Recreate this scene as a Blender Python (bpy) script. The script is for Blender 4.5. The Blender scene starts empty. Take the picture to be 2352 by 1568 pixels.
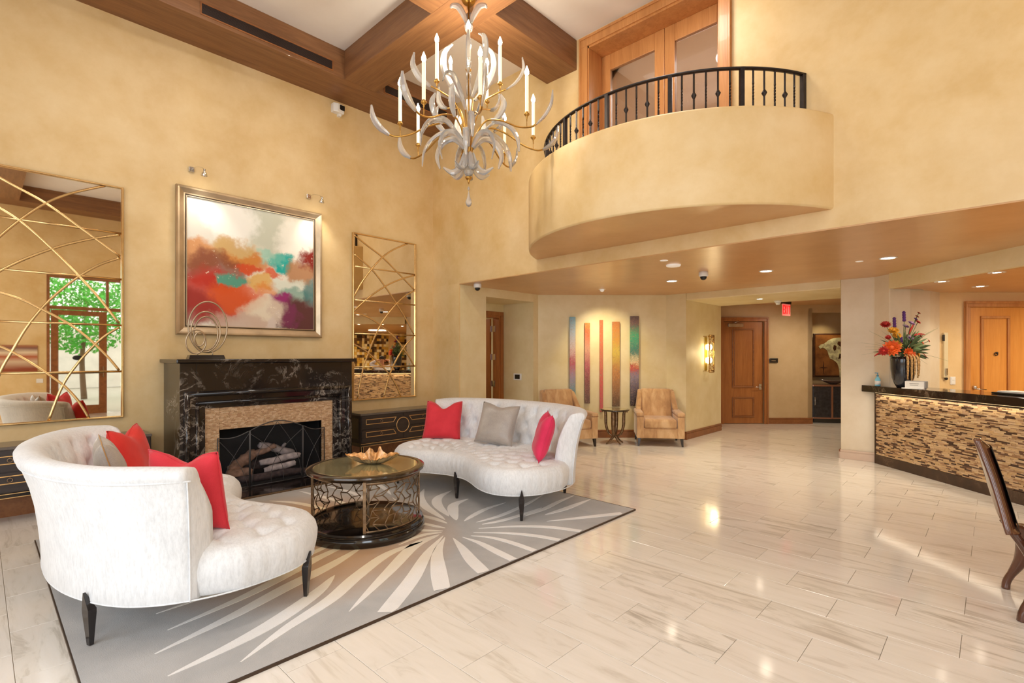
import bpy, bmesh, math, random
from math import sin, cos, pi, radians as R, sqrt, atan2, exp
from mathutils import Vector, Matrix, noise
random.seed(7)
SC = bpy.context.scene
COL = SC.collection
# ------------------------------------------------------------------ camera
cd = bpy.data.cameras.new('camera'); cam = bpy.data.objects.new('camera', cd); COL.objects.link(cam)
cd.sensor_width = 36; cd.lens = 36*1167/2352; cd.shift_y = 32/2352; cd.clip_start = .05
cam.location = (0, 0, 1.48); cam.rotation_euler = (pi/2, 0, R(43.52)); SC.camera = cam
# ------------------------------------------------------------------ view + world
SC.view_settings.view_transform = 'Standard'; SC.view_settings.look = 'None'
SC.view_settings.gamma = 1; SC.view_settings.use_curve_mapping = False
SC.view_settings.exposure = -0.5
SC.cycles.max_bounces = 8; SC.cycles.diffuse_bounces = 5; SC.cycles.glossy_bounces = 4
SC.cycles.transmission_bounces = 6; SC.cycles.transparent_max_bounces = 8
SC.cycles.caustics_reflective = False; SC.cycles.caustics_refractive = False
SC.cycles.sample_clamp_indirect = 6
w = bpy.data.worlds.new('world'); SC.world = w; w.use_nodes = True
w.node_tree.nodes['Background'].inputs[0].default_value = (.86, .93, 1, 1)
w.node_tree.nodes['Background'].inputs[1].default_value = 3.5

def lamp(kind, name, loc, energy, color=(1, 1, 1), target=None, size=1, size_y=None, spot=None, blend=.6, radius=.05, disk=False):
    l = bpy.data.lights.new(name, kind); o = bpy.data.objects.new(name, l); COL.objects.link(o)
    o.location = loc; l.energy = energy; l.color = color
    if kind == 'AREA':
        l.size = size
        if disk: l.shape = 'DISK'
        elif size_y: l.shape = 'RECTANGLE'; l.size_y = size_y
    if kind == 'SPOT':
        l.spot_size = R(spot); l.spot_blend = blend; l.shadow_soft_size = radius
    if kind == 'POINT': l.shadow_soft_size = radius
    if target is not None:
        o.rotation_euler = (Vector(target)-Vector(loc)).to_track_quat('-Z', 'Y').to_euler()
    return o
WARM = (1, .80, .56); SOFT = (1, .92, .82); DAY = (.80, .90, 1)
# daylight through the two big windows behind the photographer
lamp('AREA', 'daylight', (-1.4, -3.35, 2.3), 110, DAY, (-1.4, 5, 1.6), 5.0, 3.6)
lamp('AREA', 'daylight', (3.35, -1.9, 2.2), 165, DAY, (-5, 1.0, 1.0), 2.4, 3.4)
# added fill discs under the coffered ceiling of the tall room, no fixtures
for (x, y) in ((-1.9, 1.3), (1.2, -1.6), (-2.3, 4.3), (1.2, 4.3), (-4.9, 1.6), (-1.9, -1.6)):
    lamp('AREA', 'ceiling_fill', (x, y, 5.2), 32, SOFT, (x, y, 0), .5, disk=True)

# ------------------------------------------------------------------ materials
def lin(c): return tuple(((v/255)/12.92 if v/255 <= .04045 else ((v/255+.055)/1.055)**2.4) for v in c)+(1,)
class NT:
    def __init__(s, m): s.m = m; s.t = m.node_tree; s.n = s.t.nodes; s.b = s.n['Principled BSDF']
    def new(s, k, **kw):
        n = s.n.new(k)
        for a, v in kw.items():
            if a.startswith('i_'): n.inputs[int(a[2:])].default_value = v
            else: setattr(n, a, v)
        return n
    def link(s, a, b): s.t.links.new(a, b)
    def math(s, op, a, b=None):
        n = s.new('ShaderNodeMath', operation=op)
        for i, v in enumerate((a, b)):
            if v is None: continue
            if hasattr(v, 'is_output'): s.link(v, n.inputs[i])
            else: n.inputs[i].default_value = v
        return n.outputs[0]
    def ramp(s, f, stops, mode='LINEAR'):
        n = s.new('ShaderNodeValToRGB'); n.color_ramp.interpolation = mode
        e = n.color_ramp.elements
        while len(e) < len(stops): e.new(.5)
        for i, (p, c) in enumerate(stops): e[i].position = p; e[i].color = c
        s.link(f, n.inputs[0]); return n.outputs[0]
    def mix(s, f, a, b, mode='MIX'):
        n = s.new('ShaderNodeMix', data_type='RGBA', blend_type=mode)
        for v, i in ((f, 0), (a, 6), (b, 7)):
            if hasattr(v, 'is_output'): s.link(v, n.inputs[i])
            else: n.inputs[i].default_value = v
        return n.outputs[2]
    def coord(s, which='Object', scale=(1, 1, 1), off=None, rot=(0, 0, 0)):
        t = s.new('ShaderNodeTexCoord'); m = s.new('ShaderNodeMapping')
        m.inputs['Scale'].default_value = scale; m.inputs['Rotation'].default_value = rot
        s.link(t.outputs[which], m.inputs[0])
        if off is not None: s.link(off, m.inputs['Location'])
        return m.outputs[0]
    def noise(s, v, scale, detail=4, rough=.55, dist=0):
        n = s.new('ShaderNodeTexNoise'); n.inputs['Scale'].default_value = scale; n.inputs['Detail'].default_value = detail
        n.inputs['Roughness'].default_value = rough; n.inputs['Distortion'].default_value = dist
        s.link(v, n.inputs['Vector']); return n.outputs[0]
    def bump(s, h, strength=.2, dist=.01):
        n = s.new('ShaderNodeBump'); n.inputs['Strength'].default_value = strength; n.inputs['Distance'].default_value = dist
        s.link(h, n.inputs['Height']); s.link(n.outputs[0], s.b.inputs['Normal'])
def mk(name):
    m = bpy.data.materials.new(name); m.use_nodes = True; return NT(m)
MATS = {}
def simple(name, col, rough=.5, metal=0, coat=0, spec=.5, nscale=0, namt=.08, bump=0, bscale=60, emit=None, stretch=(1, 1, 1)):
    t = mk(name); b = t.b; c = lin(col)
    b.inputs['Base Color'].default_value = c; b.inputs['Roughness'].default_value = rough
    b.inputs['Metallic'].default_value = metal; b.inputs['Coat Weight'].default_value = coat
    b.inputs['Specular IOR Level'].default_value = spec
    if nscale:
        f = t.noise(t.coord(scale=stretch), nscale, 5)
        lo = tuple(max(0, v*(1-namt*2)) for v in c[:3])+(1,); hi = tuple(min(1, v*(1+namt*2)) for v in c[:3])+(1,)
        t.link(t.ramp(f, [(.3, lo), (.7, hi)]), b.inputs['Base Color'])
    if bump: t.bump(t.noise(t.coord(scale=stretch), bscale, 3), bump, .004)
    if emit: b.inputs['Emission Color'].default_value = lin(emit[0]); b.inputs['Emission Strength'].default_value = emit[1]
    MATS[name] = t.m; return t.m
def plaster(name, c1, c2, c3, rough=.5, coat=0):
    t = mk(name); v = t.coord('Object')
    f = t.noise(v, .9, 6, .6, .4); g = t.noise(v, 3.1, 6, .65)
    a = t.ramp(f, [(.32, lin(c1)), (.52, lin(c2)), (.72, lin(c3))])
    col = t.mix(.35, a, t.ramp(g, [(.35, lin(c1)), (.65, lin(c3))]))
    t.link(col, t.b.inputs['Base Color']); t.b.inputs['Roughness'].default_value = rough
    t.b.inputs['Coat Weight'].default_value = coat; t.b.inputs['Coat Roughness'].default_value = .25
    t.bump(t.noise(v, 7, 5), .08, .02); MATS[name] = t.m; return t.m
def wood(name, c1, c2, axis='X', rough=.4, scale=1, coat=.1):
    t = mk(name); s = {'X': (.35, 5, 5), 'Y': (5, .35, 5), 'Z': (5, 5, .35)}[axis]
    v = t.coord('Object', tuple(k*scale for k in s))
    f = t.noise(v, 2.6, 7, .62, .6); g = t.noise(v, 14, 3)
    col = t.ramp(f, [(.3, lin(c1)), (.7, lin(c2))])
    col = t.mix(.25, col, t.ramp(g, [(.35, lin(c1)), (.65, lin(c2))]))
    t.link(col, t.b.inputs['Base Color']); t.b.inputs['Roughness'].default_value = rough; t.b.inputs['Coat Weight'].default_value = coat
    MATS[name] = t.m; return t.m
def marble(name, base, dark, vein, scale=3, rough=.08, amount=.5):
    t = mk(name); v = t.coord('Object')
    f = t.noise(v, scale, 9, .68, 1.6); g = t.noise(v, scale*.45, 5, .6, .8)
    d = t.math('ABSOLUTE', t.math('SUBTRACT', f, .5))
    vv = t.ramp(d, [(0, (1, 1, 1, 1)), (.012, (.55, .55, .55, 1)), (.035, (0, 0, 0, 1))])
    msk = t.ramp(g, [(.50, (0, 0, 0, 1)), (.70, (amount*1.6,)*3+(1,))])
    cb = t.ramp(g, [(.3, lin(dark)), (.7, lin(base))])
    col = t.mix(t.math('MULTIPLY', vv, msk), cb, lin(vein))
    t.link(col, t.b.inputs['Base Color']); t.b.inputs['Roughness'].default_value = rough; MATS[name] = t.m; return t.m

plaster('plaster', (212, 176, 114), (226, 195, 140), (236, 211, 166))
plaster('plaster_wall_left', (208, 174, 118), (220, 190, 138), (230, 206, 162), .55)
plaster('plaster_low', (216, 196, 142), (227, 210, 164), (237, 224, 188))
plaster('plaster_pillar', (218, 202, 172), (228, 214, 188), (237, 226, 206))
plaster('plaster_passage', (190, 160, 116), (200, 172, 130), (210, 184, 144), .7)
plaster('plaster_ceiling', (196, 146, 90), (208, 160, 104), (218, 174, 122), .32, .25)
plaster('ceiling_paint', (232, 222, 212), (236, 227, 217), (240, 232, 224), .8)
plaster('plaster_office', (222, 186, 130), (232, 200, 146), (240, 214, 168), .6)
wood('beam_wood_y', (108, 70, 42), (150, 104, 66), 'Y', .5)
wood('beam_wood_x', (108, 70, 42), (150, 104, 66), 'X', .5)
wood('door_wood', (176, 114, 60), (208, 148, 90), 'Z', .4, 1.2)
wood('door_wood_dark', (146, 86, 38), (180, 116, 60), 'Z', .35, 1.2)
wood('door_wood_honey', (206, 136, 62), (226, 160, 84), 'Z', .35, 1.2)
wood('base_wood', (120, 70, 34), (160, 102, 56), 'X', .35, .8)
simple('stone_base', (214, 190, 170), .3, nscale=4, namt=.04)
marble('marble_black', (44, 36, 33), (12, 10, 9), (196, 184, 170), 3.6, .1, .62)
marble('marble_counter', (48, 34, 26), (18, 13, 11), (170, 150, 125), 4, .08, .4)
marble('marble_plinth', (80, 58, 42), (54, 38, 28), (150, 125, 100), 6, .3, .3)
simple('black_lacquer', (20, 15, 13), .16, coat=.6, nscale=6, namt=.2)
simple('table_top_rim', (62, 50, 38), .18, .3, coat=.5, nscale=8, namt=.2)
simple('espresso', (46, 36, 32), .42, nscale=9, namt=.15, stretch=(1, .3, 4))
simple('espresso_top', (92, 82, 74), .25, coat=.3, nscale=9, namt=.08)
simple('gold_leaf', (206, 160, 92), .34, .85, nscale=14, namt=.12)
simple('gold_line', (226, 184, 122), .32, .7)
simple('gold_wall', (214, 176, 60), .3, .6)
simple('brass', (190, 146, 76), .28, 1, nscale=12, namt=.1)
simple('brass_light', (226, 190, 132), .24, .9, nscale=12, namt=.06)
simple('antique_bronze', (136, 112, 86), .35, .8, nscale=25, namt=.22)
simple('champagne', (190, 170, 142), .34, .75, nscale=5, namt=.12, stretch=(2, .6, .6))
simple('champagne_dark', (70, 52, 38), .4, .3)
simple('silver_frame_line', (206, 190, 166), .3, .8)
simple('chrome', (220, 218, 214), .12, 1)
simple('iron', (42, 34, 32), .42, .4, nscale=20, namt=.2)
simple('screen_iron', (86, 84, 84), .45, .5)
simple('soot', (20, 19, 20), .75, nscale=5, namt=.3)
simple('leg_black', (30, 23, 22), .2, coat=.5)
simple('cushion_tan', (190, 160, 124), .8, nscale=7, namt=.09, bump=.25, bscale=200)
simple('white_plastic', (236, 234, 230), .35)
simple('grey_plastic', (150, 146, 142), .4)
simple('black_plastic', (18, 18, 19), .3)
simple('button_fabric', (196, 190, 182), .8)
simple('paper', (240, 238, 232), .6)
simple('paper_print', (120, 116, 112), .6)
simple('red_print', (200, 20, 20), .5, emit=((255, 40, 40), 1.2))
simple('exit_pane', (246, 150, 140), .3, emit=((255, 120, 110), .7))
simple('vase_dark', (40, 42, 48), .12, coat=.5, nscale=3, namt=.3)
simple('stem_green', (96, 120, 78), .6, nscale=20, namt=.2)
simple('leaf_green', (112, 128, 84), .5, nscale=12, namt=.25)
simple('leaf_dark', (70, 92, 60), .5, nscale=12, namt=.25)
simple('flower_orange', (236, 96, 30), .6, nscale=30, namt=.2)
simple('flower_red', (178, 42, 36), .6, nscale=30, namt=.2)
simple('flower_yellow', (216, 158, 40), .6, nscale=30, namt=.2)
simple('flower_purple', (84, 38, 112), .7, nscale=40, namt=.2)
simple('flower_lilac', (168, 134, 168), .7, nscale=40, namt=.15)
simple('amaranth', (186, 146, 92), .8, nscale=60, namt=.3, bump=.8, bscale=120)
simple('log_grey', (196, 182, 180), .85, nscale=14, namt=.2, bump=.7, bscale=35, stretch=(1, 1, 1))
simple('log_brown', (168, 132, 112), .85, nscale=14, namt=.25, bump=.7, bscale=35)
simple('ember', (74, 60, 60), .9, nscale=20, namt=.3, bump=.8, bscale=50)
simple('grille', (58, 36, 26), .6)
simple('sanitizer', (130, 206, 230), .1, spec=.6)
simple('sanitizer_cap', (60, 130, 160), .3)
simple('chair_wood', (96, 58, 40), .16, coat=.6, nscale=5, namt=.2, stretch=(1, 1, .4))
simple('chair_fabric', (44, 34, 30), .8)
simple('sconce_bulb', (255, 246, 214), .5, emit=((255, 238, 190), 9))
simple('lamp_disc', (255, 250, 240), .5, emit=((255, 238, 212), 34))
simple('white_glow', (240, 236, 230), .4, emit=((255, 246, 232), .35))  # white covers given a faint glow though they light nothing
simple('bulb', (255, 250, 236), .5, emit=((255, 240, 205), 80))
simple('led', (255, 230, 180), .5, emit=((255, 220, 160), 5))
simple('candle', (250, 240, 214), .5, emit=((255, 232, 188), .55))
simple('shell_inside', (216, 152, 88), .3, .3, coat=.5, nscale=22, namt=.3, bump=.9, bscale=38)
simple('shell_outside', (180, 160, 130), .25, .6, coat=.3, nscale=12, namt=.2)
simple('card_brown', (72, 40, 22), .4, nscale=3, namt=.3)
simple('cabinet_leather', (40, 38, 42), .3, nscale=20, namt=.3, bump=.3, bscale=60)
simple('copper', (176, 134, 116), .25, .9)
simple('bowl_silver', (150, 144, 138), .25, .8)
simple('grass', (196, 190, 174), .9)
simple('outside_wall', (232, 228, 220), .9, nscale=2, namt=.05)
simple('tree_leaf', (94, 196, 74), .7, nscale=8, namt=.2)
simple('tree_bark', (120, 96, 76), .9)
simple('shirt', (226, 224, 232), .8)
simple('skin', (206, 148, 116), .6)
simple('hair', (46, 34, 26), .7)

# floor stone tile with long grey veins, different on every tile
t = mk('floor_tile'); oi = t.new('ShaderNodeObjectInfo'); ge = t.new('ShaderNodeNewGeometry')
r_ = t.math('FRACT', t.math('ADD', oi.outputs['Random'], ge.outputs['Random Per Island']))
cx = t.new('ShaderNodeCombineXYZ'); t.link(t.math('MULTIPLY', r_, 61), cx.inputs[0]); t.link(t.math('MULTIPLY', r_, 37), cx.inputs[1])
v = t.coord('Object', (1.1, 7.5, 1), cx.outputs[0], (0, 0, .16)); f = t.noise(v, 1.5, 9, .66, 1.1)
g = t.noise(t.coord('Object', (1.5, 3, 1), cx.outputs[0]), 1.4, 3)
va = t.ramp(f, [(.34, lin((188, 179, 166))), (.43, lin((212, 205, 193))), (.50, lin((232, 226, 216))), (.7, lin((240, 234, 226)))])
vb = t.ramp(f, [(.34, lin((216, 208, 196))), (.45, lin((233, 227, 217))), (.7, lin((240, 234, 226)))])
col = t.mix(t.ramp(t.math('FRACT', t.math('MULTIPLY', r_, 7.3)), [(.55, (0, 0, 0, 1)), (1, (1, 1, 1, 1))]), vb, va)
col = t.mix(t.math('MULTIPLY', t.math('FRACT', t.math('MULTIPLY', r_, 3.7)), .22), col, lin((222, 211, 196)))
t.link(col, t.b.inputs['Base Color']); t.b.inputs['Roughness'].default_value = .10; t.b.inputs['Specular IOR Level'].default_value = .5
t.bump(g, .04, .01); MATS['floor_tile'] = t.m
simple('grout', (214, 202, 186), .7)
# sofa velvet
t = mk('velvet'); v = t.coord('Object', (1, 1, .22)); f = t.noise(v, 70, 6, .75); g = t.noise(t.coord('Object'), 5, 4)
col = t.mix(.5, t.ramp(f, [(.32, lin((196, 198, 200))), (.58, lin((236, 238, 240)))]), t.ramp(g, [(.3, lin((218, 220, 222))), (.7, lin((240, 242, 244)))]))
t.link(col, t.b.inputs['Base Color']); t.b.inputs['Roughness'].default_value = .75; t.b.inputs['Sheen Weight'].default_value = .35
t.b.inputs['Sheen Roughness'].default_value = .4; t.bump(f, .18, .004); MATS['velvet'] = t.m
# armchair plush with soft vertical patches
t = mk('plush'); f = t.noise(t.coord('Object', (1, 1, .35)), 7, 4, .6, .4); g = t.noise(t.coord('Object'), 90, 3)
t.link(t.ramp(f, [(.34, lin((172, 130, 86))), (.5, lin((196, 154, 106))), (.66, lin((214, 178, 132)))]), t.b.inputs['Base Color'])
t.b.inputs['Roughness'].default_value = .75; t.b.inputs['Sheen Weight'].default_value = .4; t.bump(g, .2, .003); MATS['plush'] = t.m
def cloth(name, c1, c2, rough=.75, sheen=.2, scale=160):
    t = mk(name); f = t.noise(t.coord('Object', (1, 1, 6)), scale, 2); g = t.noise(t.coord('Object'), 6, 3)
    t.link(t.mix(.5, t.ramp(f, [(.35, lin(c1)), (.65, lin(c2))]), t.ramp(g, [(.35, lin(c1)), (.65, lin(c2))])), t.b.inputs['Base Color'])
    t.b.inputs['Roughness'].default_value = rough; t.b.inputs['Sheen Weight'].default_value = sheen
    t.bump(f, .2, .002); MATS[name] = t.m
cloth('red_linen', (200, 30, 46), (224, 50, 64)); cloth('pink_linen', (206, 26, 74), (230, 46, 94))
cloth('scarlet_linen', (204, 30, 24), (226, 48, 36)); cloth('grey_silk', (156, 146, 138), (186, 178, 168), .32, .3, 90)
cloth('tan_silk', (168, 124, 74), (190, 146, 92), .4, .3, 90); cloth('carpet', (176, 170, 164), (190, 184, 178), .95, .1, 400)
# rug: grey wool, warm light near the table painted in as tan, petals paler
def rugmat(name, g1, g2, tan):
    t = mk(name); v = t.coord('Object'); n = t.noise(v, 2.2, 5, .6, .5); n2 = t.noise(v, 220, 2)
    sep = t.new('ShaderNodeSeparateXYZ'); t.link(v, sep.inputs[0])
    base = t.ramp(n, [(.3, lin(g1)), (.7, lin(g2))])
    # distance from the middle of the painted warm light
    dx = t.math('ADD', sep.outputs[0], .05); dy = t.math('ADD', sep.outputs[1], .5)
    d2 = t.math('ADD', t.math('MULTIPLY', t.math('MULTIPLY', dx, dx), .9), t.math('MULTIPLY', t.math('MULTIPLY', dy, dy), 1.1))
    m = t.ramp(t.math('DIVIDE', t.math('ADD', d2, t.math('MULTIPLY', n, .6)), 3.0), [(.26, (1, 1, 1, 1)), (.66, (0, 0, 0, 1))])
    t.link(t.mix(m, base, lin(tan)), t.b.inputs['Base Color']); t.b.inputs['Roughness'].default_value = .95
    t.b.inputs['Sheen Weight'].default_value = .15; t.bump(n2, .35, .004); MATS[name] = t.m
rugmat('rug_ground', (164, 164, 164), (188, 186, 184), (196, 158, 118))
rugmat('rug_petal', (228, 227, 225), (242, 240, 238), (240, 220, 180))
# glass kinds
def glassy(name, col, rough, trans, ior=1.45, metal=0, emit=None):
    t = mk(name); b = t.b; b.inputs['Base Color'].default_value = lin(col); b.inputs['Roughness'].default_value = rough
    b.inputs['Transmission Weight'].default_value = trans; b.inputs['IOR'].default_value = ior; b.inputs['Metallic'].default_value = metal
    if emit: b.inputs['Emission Color'].default_value = lin(emit[0]); b.inputs['Emission Strength'].default_value = emit[1]
    MATS[name] = t.m
glassy('crystal', (255, 254, 252), .03, .72, 1.5)
glassy('mirror', (232, 222, 204), .015, 0, metal=1)
glassy('mirror_bronze', (206, 196, 150), .10, 0, metal=.72)
t = mk('pane'); tr = t.new('ShaderNodeBsdfTransparent'); gl = t.new('ShaderNodeBsdfGlossy'); gl.inputs['Roughness'].default_value = .02
fr = t.new('ShaderNodeFresnel'); ms = t.new('ShaderNodeMixShader'); t.link(fr.outputs[0], ms.inputs[0]); t.link(tr.outputs[0], ms.inputs[1])
t.link(gl.outputs[0], ms.inputs[2]); t.link(ms.outputs[0], t.n['Material Output'].inputs[0]); MATS['pane'] = t.m
t = mk('wire_mesh'); tr = t.new('ShaderNodeBsdfTransparent'); ms = t.new('ShaderNodeMixShader'); ms.inputs[0].default_value = .2
t.b.inputs['Base Color'].default_value = lin((40, 40, 44)); t.b.inputs['Roughness'].default_value = .6
t.link(tr.outputs[0], ms.inputs[1]); t.link(t.b.outputs[0], ms.inputs[2]); t.link(ms.outputs[0], t.n['Material Output'].inputs[0]); MATS['wire_mesh'] = t.m
simple('pale_metal', (228, 212, 172), .4)
# mosaic: one colour per strip / per small brick
def mosaic(name, cols, rough=.35, coat=.0):
    t = mk(name); g = t.new('ShaderNodeNewGeometry'); n = len(cols)
    c = t.ramp(g.outputs['Random Per Island'], [(i/n, lin(k)) for i, k in enumerate(cols)], 'CONSTANT')
    f = t.noise(t.coord(scale=(1, 1, 4)), 30, 3)
    t.link(t.mix(.25, c, t.ramp(f, [(.3, lin((150, 120, 84))), (.7, lin((240, 222, 190)))]), 'MULTIPLY'), t.b.inputs['Base Color'])
    t.b.inputs['Roughness'].default_value = rough; MATS[name] = t.m
mosaic('mosaic_desk', [(208, 178, 142), (222, 194, 156), (196, 164, 130), (92, 66, 50), (214, 182, 136), (120, 88, 66), (228, 200, 156), (200, 166, 122), (76, 54, 42), (212, 178, 130), (176, 138, 100), (220, 188, 144)])
mosaic('mosaic_fire', [(206, 170, 130), (222, 188, 150), (190, 150, 112), (214, 178, 140), (228, 200, 166), (200, 162, 124)], .4)
mosaic('mosaic_gold', [(230, 196, 96), (90, 66, 40), (244, 226, 160), (60, 44, 30), (210, 170, 80), (120, 92, 60), (250, 240, 200)], .25)

# ------------------------------------------------------------------ geometry helpers
class G:
    def __init__(s): s.v = []; s.f = []
    def add(s, vs, fs):
        o = len(s.v); s.v += [tuple(p) for p in vs]; s.f += [tuple(o+i for i in f) for f in fs]; return s
    def box(s, x0, x1, y0, y1, z0, z1, M=None):
        vs = [(x, y, z) for z in (z0, z1) for (x, y) in ((x0, y0), (x1, y0), (x1, y1), (x0, y1))]
        if M is not None: vs = [M @ Vector(p) for p in vs]
        return s.add(vs, [(3, 2, 1, 0), (4, 5, 6, 7), (0, 1, 5, 4), (1, 2, 6, 5), (2, 3, 7, 6), (3, 0, 4, 7)])
    def prism(s, poly, z0, z1, M=None):
        n = len(poly); a = sum(poly[i][0]*poly[(i+1) % n][1]-poly[(i+1) % n][0]*poly[i][1] for i in range(n))
        if a < 0: poly = poly[::-1]
        vs = [(x, y, z0) for x, y in poly]+[(x, y, z1) for x, y in poly]
        if M is not None: vs = [M @ Vector(p) for p in vs]
        return s.add(vs, [tuple(range(n-1, -1, -1)), tuple(range(n, 2*n))]+[(i, (i+1) % n, n+(i+1) % n, n+i) for i in range(n)])
    def tube(s, pts, r, seg=8, closed=False, cap=True, flat=None):
        pts = [Vector(p) for p in pts]; n = len(pts); rs = r if hasattr(r, '__len__') else [r]*n
        up = None; rings = []
        for i, p in enumerate(pts):
            a = pts[i-1] if (i or closed) else p; b = pts[(i+1) % n] if (i < n-1 or closed) else p
            d = (b-a).normalized() if (b-a).length > 1e-9 else Vector((0, 0, 1))
            if up is None: up = d.orthogonal().normalized() if flat is None else (Vector(flat)-d*Vector(flat).dot(d)).normalized()
            else:
                u = up if flat is None else Vector(flat)
                u = u-d*u.dot(d); up = u.normalized() if u.length > 1e-6 else d.orthogonal().normalized()
            w_ = d.cross(up); rr = rs[i] if hasattr(rs[i], '__len__') else (rs[i], rs[i])
            rings.append([p+up*cos(2*pi*k/seg)*rr[0]+w_*sin(2*pi*k/seg)*rr[1] for k in range(seg)])
        vs = [q for rg in rings for q in rg]; fs = []
        for i in range(n if closed else n-1):
            for k in range(seg):
                a, b = i*seg+k, i*seg+(k+1) % seg; j = (i+1) % n
                fs.append((a, b, j*seg+(k+1) % seg, j*seg+k))
        if cap and not closed: fs += [tuple(range(seg-1, -1, -1)), tuple((n-1)*seg+k for k in range(seg))]
        return s.add(vs, fs)
    def lathe(s, prof, c=(0, 0), seg=32, z=0):
        n = len(prof); vs = [(c[0]+r*cos(2*pi*k/seg), c[1]+r*sin(2*pi*k/seg), z+h) for r, h in prof for k in range(seg)]
        fs = [(i*seg+k, i*seg+(k+1) % seg, (i+1)*seg+(k+1) % seg, (i+1)*seg+k) for i in range(n-1) for k in range(seg)]
        fs += [tuple(range(seg-1, -1, -1)), tuple((n-1)*seg+k for k in range(seg))]
        return s.add(vs, fs)
    def grid(s, rows, closed=False):
        m = len(rows[0]); vs = [p for r_ in rows for p in r_]
        fs = [(i*m+j, i*m+(j+1) % m, (i+1)*m+(j+1) % m, (i+1)*m+j) for i in range(len(rows)-1) for j in range(m if closed else m-1)]
        return s.add(vs, fs)
    def ball(s, c, r, seg=10, rg=6):
        if not hasattr(r, '__len__'): r = (r, r, r)
        rows = [[(c[0]+r[0]*sin(pi*(i+.02)/(rg+.04))*cos(2*pi*k/seg), c[1]+r[1]*sin(pi*(i+.02)/(rg+.04))*sin(2*pi*k/seg), c[2]-r[2]*cos(pi*(i+.02)/(rg+.04))) for k in range(seg)] for i in range(rg+1)]
        s.grid(rows, True); return s
    def xf(s, M): s.v = [tuple(M @ Vector(p)) for p in s.v]; return s
def obj(name, g, mat, parent=None, smooth=False, bevel=0, world=True, label=None, seg=2, kind=None):
    """one mesh object; with world=True the vertices are world coordinates, moved into the parent's frame"""
    me = bpy.data.meshes.new(name); vs = g.v
    if parent is not None and world:
        Mi = Matrix.LocRotScale(parent.location, parent.rotation_euler, None).inverted()
        if parent.parent: Mi = Mi @ Matrix.LocRotScale(parent.parent.location, parent.parent.rotation_euler, None).inverted()
        vs = [tuple(Mi @ Vector(p)) for p in vs]
    o = None; loc = Vector((0, 0, 0))
    if parent is None and vs:
        xs, ys, zs = zip(*vs); loc = Vector(((min(xs)+max(xs))/2, (min(ys)+max(ys))/2, min(zs)))
        vs = [(x-loc.x, y-loc.y, z-loc.z) for x, y, z in vs]
    me.from_pydata(vs, [], g.f); me.validate()
    bm = bmesh.new(); bm.from_mesh(me); bmesh.ops.recalc_face_normals(bm, faces=bm.faces); bm.to_mesh(me); bm.free()
    me.materials.append(MATS[mat])
    if smooth: me.polygons.foreach_set('use_smooth', [True]*len(me.polygons))
    o = bpy.data.objects.new(name, me); COL.objects.link(o); o.location = loc
    if parent is not None: o.parent = parent
    if bevel:
        b = o.modifiers.new('bevel', 'BEVEL'); b.width = bevel; b.segments = seg; b.limit_method = 'ANGLE'; b.angle_limit = R(40)
        b.harden_normals = False
    if label: o['label'] = label
    if kind: o['kind'] = kind
    return o
def angle_smooth(o, a=35):
    """flat across sharp edges, smooth elsewhere"""
    me = o.data; bm = bmesh.new(); bm.from_mesh(me)
    for f in bm.faces: f.smooth = True
    for e in bm.edges:
        if len(e.link_faces) == 2 and e.calc_face_angle(0) > R(a): e.smooth = False
    bm.to_mesh(me); bm.free(); return o
def thing(name, label, cat, loc=(0, 0, 0), rotz=0, group=None):
    o = bpy.data.objects.new(name, None); COL.objects.link(o); o.location = loc; o.rotation_euler = (0, 0, rotz)
    o.empty_display_size = .1; return tag(o, label, cat, group)
def tag(o, label, cat, group=None):
    o['label'] = label; o['category'] = cat
    if group: o['group'] = group
    return o
def struct(name, g, mat, bevel=0, parent=None, smooth=False):
    o = obj(name, g, mat, parent, smooth, bevel)
    if parent is None: o['kind'] = 'structure'
    return o
def dup(root, loc, rotz, label, group=None):
    r = root.copy(); COL.objects.link(r); r.location = loc; r.rotation_euler = (0, 0, rotz); r['label'] = label
    if group: r['group'] = group
    for ch in list(root.children):
        c = ch.copy(); COL.objects.link(c); c.parent = r
        for g_ in ch.children:
            d = g_.copy(); COL.objects.link(d); d.parent = c
    return r
def spline(P, n, closed=False):
    P = [Vector(p) for p in P]; m = len(P); out = []
    segs = m if closed else m-1
    for i in range(segs):
        a = P[(i-1) % m] if (closed or i) else P[0]*2-P[1]; b = P[i]; c = P[(i+1) % m]
        d = P[(i+2) % m] if (closed or i < m-2) else P[-1]*2-P[-2]
        for k in range(n):
            t_ = k/n
            out.append(.5*((2*b)+(c-a)*t_+(2*a-5*b+4*c-d)*t_**2+(3*b-a-3*c+d)*t_**3))
    if not closed: out.append(P[-1])
    return out
FW = Vector((-.6887, .7251)); RT = Vector((.7251, .6887))
S2 = sqrt(.5)
def face_M(x, y, ang, z=0):
    """frame standing at (x,y): local X runs along direction ang, local Y points into the wall"""
    return Matrix.Translation((x, y, z)) @ Matrix.Rotation(ang, 4, 'Z')

# ================================================================== ROOM SHELL
ZC, ZL, ZS, ZD = 5.36, 2.57, 2.45, 2.37          # high ceiling, low ceiling, passage lintel, desk lintel
WX, WY, EX, SY = -6.6, 5.09, 3.5, -3.5           # fireplace wall, balcony wall, entrance wall, window wall
fl = struct('floor', G().box(-9.5, EX+.2, SY-.2, 15.5, -.12, -.008), 'grout')
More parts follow.
